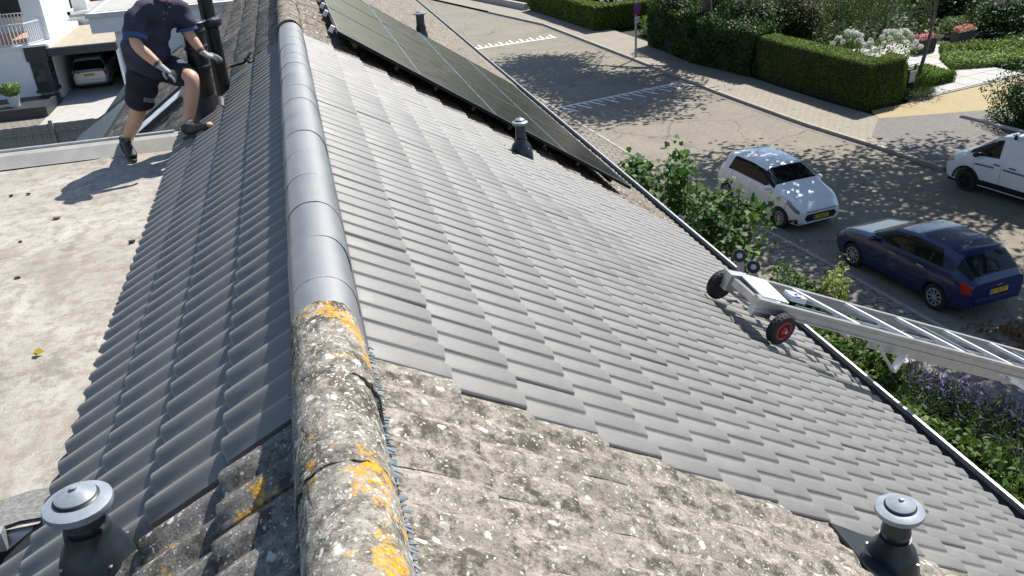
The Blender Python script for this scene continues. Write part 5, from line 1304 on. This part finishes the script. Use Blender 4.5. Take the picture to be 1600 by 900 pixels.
    for sd in (1, -1):   # mirrors
        q = MB(); p = S(spec['mirror'], 7.1, sd); q.lathe([(0, -.075), (.055, -.06), (.072, -.01), (.060, .045), (0, .065)], 14, Matrix.Translation(p+Vector((.02, sd*.10, .055))) @ Matrix.Scale(1.35, 4, (0, 1, 0)) @ Matrix.Rotation(R(90), 4, 'Y')); q.build('wing_mirror', MAT[spec.get('mmat', paint)], t, 60)
    # front and rear faces
    def face(end, pts, name, mat, off=.012, depth=.03):
        q = MB(); xf = hl*end
        q.prism([(xf+end*off, y, z) for y, z in pts], (-end*depth, 0, 0)); return q.build(name, MAT[mat], body)
    for end, pts, name, mat, off in spec['faces']: face(end, pts, name, mat, off, .06)
    for end, zc, off in spec['plates']:
        q = MB(); q.box((hl*end+end*off, 0, zc), (.012, .50, .105)); pl_ = q.build('number_plate', MAT['plate'], body)
        q = MB(); q.box((hl*end+end*(off+.0065), end*-.228 if False else (-.228 if end < 0 else .228)*-1, zc), (.003, .04, .10)); q.build('country_strip', MAT['plate_eu'], pl_)
        if plate_txt:
            cu = bpy.data.curves.new('t', 'FONT'); cu.body = plate_txt; cu.size = .105; cu.align_x = 'CENTER'; cu.align_y = 'CENTER'; cu.extrude = .001; cu.space_character = .95
            to = bpy.data.objects.new('tt', cu); COL.objects.link(to); dg = bpy.context.evaluated_depsgraph_get(); dg.update()
            tm = bpy.data.meshes.new_from_object(to.evaluated_get(dg)); bpy.data.objects.remove(to); tm.materials.clear()
            tm.transform(Matrix.Translation((hl*end+end*(off+.008), 0, zc)) @ Matrix.Rotation(R(90*end), 4, 'Z') @ Matrix.Rotation(R(90), 4, 'X'))
            link('lettering', tm, MAT['plate_ink'], pl_)
    # wheels
    for wx in spec['wheels']:
        for sd in (-1, 1):
            mm = Matrix.Translation((wx, sd*(Wd/2-.035), rw)) @ Matrix.Rotation(R(-90*sd), 4, 'X')
            q = MB(); q.lathe([(rw*.66, -.17), (rw*.9, -.18), (rw, -.15), (rw, -.02), (rw*.95, .008), (rw*.68, .012), (rw*.64, -.01)], 32, mm, cap=False); tl = q.build('wheel', MAT['rubber'], t, 40)
            q = MB(); q.lathe([(rw*.655, -.012), (rw*.64, .010), (rw*.60, .012), (rw*.58, -.02), (rw*.2, -.02), (.0, -.018)], 32, mm, cap=False); q.build('rim_dish', MAT['black'], tl, 40)
            q = MB(); q.lathe([(rw*.665, -.006), (rw*.655, .014), (rw*.60, .016), (rw*.585, .004)], 32, mm, cap=False); q.lathe([(rw*.19, -.01), (rw*.17, .016), (0, .020)], 16, mm, cap=False)
            ns = spec.get('spokes', 9)
            for k in range(ns):
                a = 2*math.pi*k/ns; c_, s_ = math.cos(a), math.sin(a); w0, w1 = rw*.045, rw*.058
                pts = [(rw*.15, -w0), (rw*.61, -w1), (rw*.61, w1), (rw*.15, w0)]
                q.prism([mm @ Vector((x*c_-y*s_, x*s_+y*c_, .012)) for x, y in pts], (mm.to_3x3() @ Vector((0, 0, -.02))))
            q.build('hubcap', MAT['hub'] if spec.get('hub', True) else MAT['black'], tl, 30)
    # dark underside
    q = MB(); q.span((-hl+.25, -Wd/2+.14, .17), (hl-.25, Wd/2-.14, .24)); q.build('underbody', MAT['black'], t)
    return t, body, S

def hatch(L, W_, H, hood, cowl, roof_f, roof_r, tail_x, wheels, rw, **k):
    hl = L/2
    d = dict(L=L, W=W_, H=H, cowl=cowl+.1, wheels=wheels, rw=rw, ra=rw+.035,
        top=[(-hl, .86), (-hl+.05, .98), (tail_x, 1.05), (roof_r, H-.06), (roof_r+.35, H-.015), (roof_f-.55, H), (roof_f, H-.06), (cowl, hood+.10), (cowl+.12, hood+.06), (hl-.45, hood-.08), (hl-.10, hood-.22), (hl, hood-.36)],
        belt=[(-hl, .84), (-hl+.3, .96), (roof_r+.6, .97), (cowl, .93), (hl-.4, hood-.13), (hl, hood-.40)],
        sill=[(-hl, .36), (-hl+.12, .26), (-hl+.5, .19), (hl-.5, .18), (hl-.1, .20), (hl, .28)],
        plan=[(-hl, W_/2*.80), (-hl+.06, W_/2*.90), (-hl+.35, W_/2*.985), (-.4, W_/2), (hl-.7, W_/2*.985), (hl-.25, W_/2*.90), (hl-.06, W_/2*.80), (hl, W_/2*.70)],
        roofw=[(-hl, W_/2*.70), (tail_x+.1, W_/2*.74), (roof_r+.4, W_/2*.70), (0, W_/2*.72), (roof_f, W_/2*.70), (cowl, W_/2*.84), (hl-.3, W_/2*.72), (hl, W_/2*.5)])
    d.update(k); return d
# white small hatchback, front toward the camera
hl = 3.67/2
sp = hatch(3.67, 1.66, 1.48, .97, .86, .22, -1.42, -1.72, (1.17, -1.215), .285,
    side=[(-1.24, .66, .14, -.36)], screens=[('windscreen', .80, .28, 8.2), ('rear_window', -1.74, -1.47, 8.6)],
    lamps=[('headlight', hl-.46, hl-.07, 5.2, 6.8, 'lamp'), ('headlight_rim', hl-.48, hl-.07, 5.0, 5.2, 'black'), ('tail_light', -hl+.03, -hl+.20, 5.2, 8.6, 'tail')],
    trims=[('door_pillar', -.14, -.06, 7.25, 9.85, 'black')], seams=[.72, -.10, -1.0], handles=[.08, -.78], mirror=.66, spokes=10,
    faces=[(1, [(-.44, .32), (.44, .32), (.52, .42), (.44, .52), (-.44, .52), (-.52, .42)], 'grille', 'black', .006), (1, [(-.46, .572), (.46, .572), (.48, .590), (-.48, .590)], 'upper_grille', 'black', .003), (-1, [(-.5, .40), (.5, .40), (.5, .44), (-.5, .44)], 'bumper_line', 'black', .008)],
    plates=[(1, .42, .016), (-1, .62, .016)])
hd = Vector((.15, -.989)).normalized(); lf = Vector((-hd.y, hd.x))
c = Vector((11.84, 19.45))-hd*1.17+lf*(.83-.035)
ic, ib, iS = car('white_car', 'small white hatchback parked facing the camera beside the fig bush', 'car_white', sp, (c.x, c.y, 0), hd, plate_txt='X-746-KD')
for sd in (1, -1):
    m = MB(); m.prism([iS(hl-.10, 2.1, sd, .01), iS(hl-.10, 3.6, sd, .01), iS(hl-.30, 2.9, sd, .01), iS(hl-.36, 2.1, sd, .01)], (0, -sd*.02, 0)); m.build('fog_lamp', MAT['black'], ib)
m = MB(); m.lathe([(.052, -.003), (.052, .003), (.038, .004), (.038, -.003)], 20, Matrix.Translation((hl-.06, 0, .655)) @ Matrix.Rotation(R(75), 4, 'Y') @ Matrix.Scale(1.5, 4, (0, 1, 0)))
for yy in (-.018, .018): m.box((hl-.06, yy, .655), (.006, .010, .055))
m.box((hl-.06, 0, .655), (.006, .04, .010)); m.build('emblem', MAT['steel'], ib, 40)
m = MB(); m.tube([iS(-.95, 13.9, 1), iS(-.95, 13.9, 1)+Vector((-.06, 0, .16))], .006, 6); m.build('aerial', MAT['black'], ib)
# dark blue five door hatchback, rear toward the camera
hl = 4.19/2
sp = hatch(4.19, 1.70, 1.44, .93, .80, .12, -1.55, -1.95, (1.26, -1.27), .305,
    side=[(-1.32, .62, .18, -.42)], screens=[('windscreen', .74, .18, 8.2), ('rear_window', -1.99, -1.62, 8.3)],
    lamps=[('headlight', hl-.42, hl-.14, 4.8, 6.4, 'lamp'), ('tail_light', -hl+.02, -hl+.24, 4.3, 6.6, 'tail')],
    seams=[.72, -.17, -1.0], handles=[.02, -.80], mirror=.62, spokes=9, hmat='steel',
    trims=[('side_strip', -1.0, .9, 3.9, 4.2, 'car_blue'), ('door_pillar', -.20, -.12, 7.25, 9.85, 'black'), ('door_pillar', -.98, -.94, 7.25, 9.85, 'black')],
    faces=[(-1, [(-.62, .38), (.62, .38), (.60, .50), (-.60, .50)], 'bumper', 'car_blue', .03), (1, [(-.40, .32), (.40, .32), (.36, .46), (-.36, .46)], 'grille', 'black', -.02)],
    plates=[(1, .42, .012), (-1, .66, .03)])
hd = Vector((-.127, .992)).normalized(); lf = Vector((-hd.y, hd.x))
c = Vector((12.21, 16.66))-hd*1.26-lf*(.85-.035)
bc, bb_, bS = car('blue_car', 'dark blue five door hatchback parked with its rear toward the camera', 'car_blue', sp, (c.x, c.y, 0), hd, plate_txt='97-XJ-GV')
for s in (-.025, .025):
    m = MB(); m.tube([(-hl-.012, s*2.2-.02, .80), (-hl-.012, s*.2, .76), (-hl-.012, s*2.2+.02, .80)], .006, 6); m.build('emblem', MAT['steel'], bb_)
m = MB(); m.bar(bS(-1.98, 10.5, 1, .02)+Vector((0, -.35, .02)), bS(-1.75, 13.6, 1, .02), .012, .012); m.build('wiper', MAT['black'], bb_)
# white delivery van at the right border
hl = 4.4/2
sp = dict(L=4.4, W=1.85, H=1.82, wheels=(1.30, -1.42), rw=.315, ra=.375,
    top=[(-hl, 1.55), (-hl+.05, 1.72), (-hl+.3, 1.79), (.30, 1.82), (.62, 1.74), (1.38, 1.18), (1.50, 1.12), (hl-.25, .98), (hl-.06, .82), (hl, .66)],
    belt=[(-hl, 1.1), (.2, 1.12), (1.3, 1.06), (hl-.3, .90), (hl, .62)],
    sill=[(-hl, .34), (-hl+.2, .24), (hl-.4, .22), (hl, .30)],
    plan=[(-hl, .86), (-hl+.1, .91), (0, .925), (hl-.6, .915), (hl-.25, .85), (hl-.05, .68), (hl, .58)],
    roofw=[(-hl, .80), (0, .76), (.62, .70), (1.38, .78), (hl, .5)],
    side=[(.42, 1.16, .02, -.52)], screens=[('windscreen', 1.33, .70, 8.2)],
    lamps=[('headlight', hl-.42, hl-.12, 4.8, 6.5, 'lamp'), ('tail_light', -hl+.02, -hl+.15, 4.5, 9, 'tail')],
    seams=[1.12, .28, -.9], handles=[.42, -.05], mirror=1.05, mmat='black', hmat='black', hub=False, spokes=6,
    trims=[('rub_strip', -.85, .98, 2.15, 3.0, 'black'), ('door_stripe', .5, 1.08, 4.55, 4.75, 'greyfab'), ('door_stripe', -.75, .22, 4.55, 4.75, 'greyfab')],
    faces=[(1, [(-.55, .30), (.55, .30), (.52, .58), (-.52, .58)], 'bumper', 'black', -.01)], plates=[(1, .48, .02)])
hd = Vector((-.22, .975)).normalized(); lf = Vector((-hd.y, hd.x))
c = Vector((17.96, 19.9))-hd*1.30-lf*(.925-.03)
vc, vb, vS = car('white_van', 'white delivery van with black bumper and roof bars cut off by the right border', 'car_white', sp, (c.x, c.y, .02), hd, 'van')
for sd in (1, -1):   # black wheel arch and bumper corner trim
    for wx in sp['wheels']:
        q = MB(); rows = []
        for k in range(19):
            a = math.pi*k/18; rows.append([Vector((wx+rr*math.cos(a), sd*(.925+dy), .325+rr*math.sin(a))) for rr, dy in ((.37, .004), (.43, .008), (.435, -.03))])
        q.grid(rows if sd < 0 else [r_[::-1] for r_ in rows]); q.build('arch_trim', MAT['black'], vb, 60)
for x in (.15, -1.3):
    q = MB(); q.bar((x, -.85, 1.90), (x, .85, 1.90), .05, .035); b_ = q.build('roof_bar', MAT['alu'], vb)
    for sd in (1, -1): q = MB(); q.span((x-.03, sd*.74-.03, 1.76), (x+.03, sd*.74+.03, 1.885)); q.build('bar_foot', MAT['black'], b_)
q = MB(); q.bar((2.05, .52, 1.95), (-2.1, .52, 1.95), .14, .05); tag(q.build('roof_board', MAT['slab'], None), 'long pale board lying lengthwise on the roof bars of the white van', 'board')
o = bpy.data.objects['roof_board']; o.location = vc.location; o.rotation_euler = vc.rotation_euler
cu = None
# silver hatchback under the carport
hl = 4.2/2
sp = hatch(4.20, 1.76, 1.58, .98, .95, .35, -1.60, -1.93, (1.27, -1.30), .31,
    side=[(-.05, .75, .05, -.42), (-.95, -.12, .05, .06), (-1.4, -1.0, .1, .03)], screens=[('windscreen', .9, .4, 8.2), ('rear_window', -1.99, -1.67, 8.0)],
    lamps=[('headlight', hl-.4, hl-.15, 4.8, 6.4, 'lamp'), ('tail_light', -hl+.02, -hl+.16, 4.6, 6.8, 'tail')],
    seams=[.8, -.1, -1.0], handles=[.05, -.8], mirror=.7,
    faces=[(-1, [(-.66, .36), (.66, .36), (.64, .54), (-.64, .54)], 'bumper', 'car_silver', .03)], plates=[(-1, .76, .02)])
gc, gb, gS = car('silver_car', 'silver hatchback parked under the dark carport seen from behind', 'car_silver', sp, (-10.55, 50.45, .05), (-.04, 1), plate_txt='28-PXN-6')
for sd in (1, -1):
    for k in range(2):
        m = MB(); m.lathe([(.055, 0), (.055, .01), (0, .012)], 16, Matrix.Translation((-hl-.012, sd*(.62-.15*k), .93)) @ Matrix.Rotation(R(-90), 4, 'Y')); m.build('round_lamp', MAT['tail'], gb, 40)

# ---------------------------------------------------------------- left: white house, carport, yard
GY = 46.5
poly('yard', [(-40, 36.9), (-6, 36.9), (-4.6, 60), (-40, 60)], .02, MAT['nearpave'])
poly('driveway', [(-11.6, 38), (-6, 38), (-5.5, 53), (-11.6, 53)], .045, MAT['slab'])
wh = empty('white_house', (-18, 50, 0), label='white rendered house with a railed balcony and dark corner window, upper left', cat='house')
m = MB(); m.span((-28, GY, 0), (-12.45, 58, Z0-5.26)); m.span((-12.45, GY+.9, 0), (-11.68, 58, Z0-5.26)); m.build('wall', MAT['white_wall'], wh, None, True)
m = MB(); m.span((-12.62, GY-.12, Z0-5.92), (-11.66, GY+.88, Z0-5.28)); m.build('dark_panel', MAT['dark'], wh, None, True)
wn = MB(); wn.span((-12.52, GY-.08, Z0-7.30), (-11.72, GY+.86, Z0-5.925)); wn = wn.build('window', MAT['dark'], wh, None, True)
m = MB(); m.span((-12.42, GY-.10, Z0-7.18), (-11.98, GY-.085, Z0-6.02)); m.build('pane', MAT['window'], wn, None, True)
m = MB(); m.span((-11.715, GY+.02, Z0-7.18), (-11.70, GY+.78, Z0-6.02)); m.build('pane', MAT['window'], wn, None, True)
m = MB(); m.span((-12.60, GY-.12, Z0-7.42), (-11.66, GY+.9, Z0-7.305)); m.build('sill', MAT['dark'], wn, None, True)
m = MB(); m.span((-28, GY-.1, Z0-5.255), (-11.55, 58, Z0-5.16)); bal = m.build('balcony', MAT['white_trim'], wh, None, True)
m = MB(); m.span((-27, GY+.3, Z0-5.155), (-12.7, GY+5, Z0-5.12)); m.build('deck', MAT['terra'], bal, None, True)
def railing(p, q, h, wh, step=.16):
    p, q = Vector(p), Vector(q); m = MB(); m.bar(p+Vector((0, 0, h)), q+Vector((0, 0, h)), .06, .05); r_ = m.build('railing', MAT['white_trim'], wh, None, True)
    L = (q-p).length; n = int(L/step); sm = MB(); sm.span((-.02, -.02, .04), (.02, .02, h-.025)); sme = sm.mesh('baluster'); sme.materials.append(MAT['white_trim'])
    for k in range(n+1):
        o = link('baluster', sme, None, r_); o.location = p.lerp(q, k/n)
    m = MB(); m.bar(p+Vector((0, 0, .06)), q+Vector((0, 0, .06)), .04, .04); m.build('bottom_rail', MAT['white_trim'], r_, None, True)
railing((-16.5, GY+.02, Z0-5.16), (-12.35, GY+.02, Z0-5.16), .98, wh)
railing((-12.35, GY+.02, Z0-5.16), (-11.75, GY+1.3, Z0-5.16), .98, wh, .14)
railing((-16.5, GY+4.6, Z0-5.16), (-13.0, GY+4.6, Z0-5.16), .98, wh)
m = MB(); m.span((-12.55, GY+1.2, Z0-5.16), (-11.62, GY+2.6, Z0-1.5)); m.build('column', MAT['white_wall'], wh, None, True)
m = MB(); m.span((-28, GY+5.2, Z0-5.16), (-12.6, 58, Z0-1.5)); uw = m.build('upper_wall', MAT['white_wall'], wh, None, True)
m = MB(); m.span((-14.6, GY+5.14, Z0-4.4), (-13.2, GY+5.21, Z0-2.4)); m.build('window', MAT['window'], wh, None, True)
m = MB(); m.span((-28, GY+.2, Z0-1.5), (-11.4, 58, Z0-1.3)); m.build('roof', MAT['white_trim'], wh, None, True)
# carport
cp = empty('carport', (-10, 50, 0), label='flat roofed carport with a deep dark fascia over the silver hatchback', cat='carport')
m = MB(); m.span((-11.64, GY, Z0-5.78), (-8.5, 54, Z0-5.42)); rf = m.build('roof', MAT['dark'], cp, None, True)
m = MB(); m.span((-11.5, GY+.1, Z0-5.418), (-8.6, 53.9, Z0-5.40)); m.build('felt', MAT['tarroof'], rf, None, True)
m = MB(); m.span((-11.66, GY-.02, Z0-5.417), (-8.5, GY+.08, Z0-5.37)); m.build('edge_trim', MAT['concrete'], rf, None, True)
m = MB(); m.span((-11.72, GY+.1, Z0-5.416), (-11.52, 54, Z0-5.20)); m.build('coping', MAT['white_trim'], rf, None, True)
m = MB(); m.span((-11.6, 53.7, 0), (-8.5, 53.95, Z0-5.79)); m.build('back_wall', MAT['dark'], cp, None, True)
m = MB(); m.span((-8.6, GY+.1, 0), (-8.45, 53.7, Z0-5.79)); m.build('side_wall', MAT['white_wall'], cp, None, True)
# screens and stepped white buildings behind the carport
ex = empty('white_extension', (-10.5, 58, 0), label='white stepped extension with slatted screen behind the carport', cat='building')
m = MB(); m.span((-12, 54.2, 0), (-8.2, 60, Z0-5.0)); m.build('wall', MAT['white_wall'], ex, None, True)
m = MB(); m.span((-12, 54.2, Z0-4.998), (-8.2, 60, Z0-4.85)); m.build('roof', MAT['concrete'], ex, None, True)
for a in ((-12, 54.15, -8.2, 54.35), (-12.05, 54.15, -11.85, 60)):
    m = MB(); m.span((a[0], a[1], Z0-4.849), (a[2], a[3], Z0-4.70)); m.build('coping', MAT['white_trim'], ex, None, True)
for k in range(6):
    m = MB(); m.span((-10.3+k*.22, 55.5, Z0-4.849), (-10.2+k*.22, 55.55, Z0-4.2)); m.build('slat', MAT['white_trim'], ex, None, True)
m = MB(); m.span((-11.75, 54.6, Z0-4.849), (-11.0, 54.68, Z0-3.7)); m.build('screen_panel', MAT['white_trim'], ex, None, True)
bb = empty('flat_roofed_building', (-10, 72, 0), label='long grey building with stacked flat roofs far behind the white house', cat='building')
m = MB(); m.span((-22, 66, 0), (-7.6, 78, Z0-4.3)); m.build('wall', MAT['dark'], bb, None, True)
for z, y0 in ((-4.299, 66), (-3.4, 70), (-2.6, 74)):
    m = MB(); m.span((-22, y0, Z0+z), (-7.0, 80, Z0+z+.25)); m.build('roof_slab', MAT['concrete'], bb, None, True)
    m = MB(); m.span((-22, y0-.1, Z0+z+.251), (-7.0, y0+.2, Z0+z+.40)); m.build('coping', MAT['white_trim'], bb, None, True)
    m = MB(); m.span((-21.5, y0+1.2, Z0+z+.252), (-7.3, 79, Z0+z+.86)); m.build('clerestory', MAT['window'], bb, None, True)
# raised bed with a potted plant by the white house
pb = empty('raised_bed', (-13.3, 44.2, 0), label='raised dark planting bed along the white house wall', cat='raised bed')
for a in ((-20, 43.3, -11.55, 43.5), (-11.75, 43.5, -11.55, GY-.2)):
    m = MB(); m.span((a[0], a[1], 0), (a[2], a[3], .5)); m.build('border', MAT['dark'], pb, None, True)
m = MB(); m.span((-20, 43.5, .01), (-11.75, GY-.05, .40)); m.build('bed_soil', MAT['dark'], pb, None, True)
t = empty('potted_plant', (-13.15, 44.6, .40), label='round yellow green plant in a white pot before the white house', cat='potted plant')
m = MB(); m.lathe([(.20, 0), (.28, .48), (.30, .50), (.26, .50), (.25, .44), (0, .43)], 20); m.build('pot', MAT['pot'], t, 40)
P, d = blob_points(700, (0, 0, .78), (.48, .48, .36), .5, .2, 7); link('foliage', quads_mesh('f', leaf_verts(P, .13, d, .6)), MAT['bed'], t)
# board fence with concrete posts
fe = empty('board_fence', (-9.6, 33.5, 0), label='grey weathered board fence with concrete posts beyond the flat roof', cat='fence')
fa, fb = Vector((-13.5, 32.7, 0)), Vector((-7.2, 32.9, 0)); L = (fb-fa).length; fd = (fb-fa).normalized()
bm_ = MB(); bm_.span((-.075, -.012, .05), (.075, .012, 2.02)); bme = bm_.mesh('board'); bme.materials.append(MAT['fence'])
n = int(L/.14)
for k in range(n):
    o = link('board', bme, None, fe); o.matrix_parent_inverse = Matrix.Translation(-fe.location); p = fa+fd*(.14*k+.07); o.location = (p.x, p.y+.012*(k % 2), random.uniform(-.015, .01)); o.rotation_euler = (0, 0, random.gauss(0, .04))
pm_ = MB(); pm_.span((-.06, -.07, -.05), (.06, .07, 2.15)); pme_ = pm_.mesh('post'); pme_.materials.append(MAT['concrete'])
k = .8
while k < L:
    o = link('post', pme_, None, fe); o.matrix_parent_inverse = Matrix.Translation(-fe.location); p = fa+fd*k+Vector((0, -.03, 0)); o.location = p; k += 1.98
for z in (.4, 1.75):
    m = MB(); m.bar(fa+Vector((0, -.045, z)), fb+Vector((0, -.045, z)), .04, .07); m.build('rail', MAT['fence'], fe, None, True)
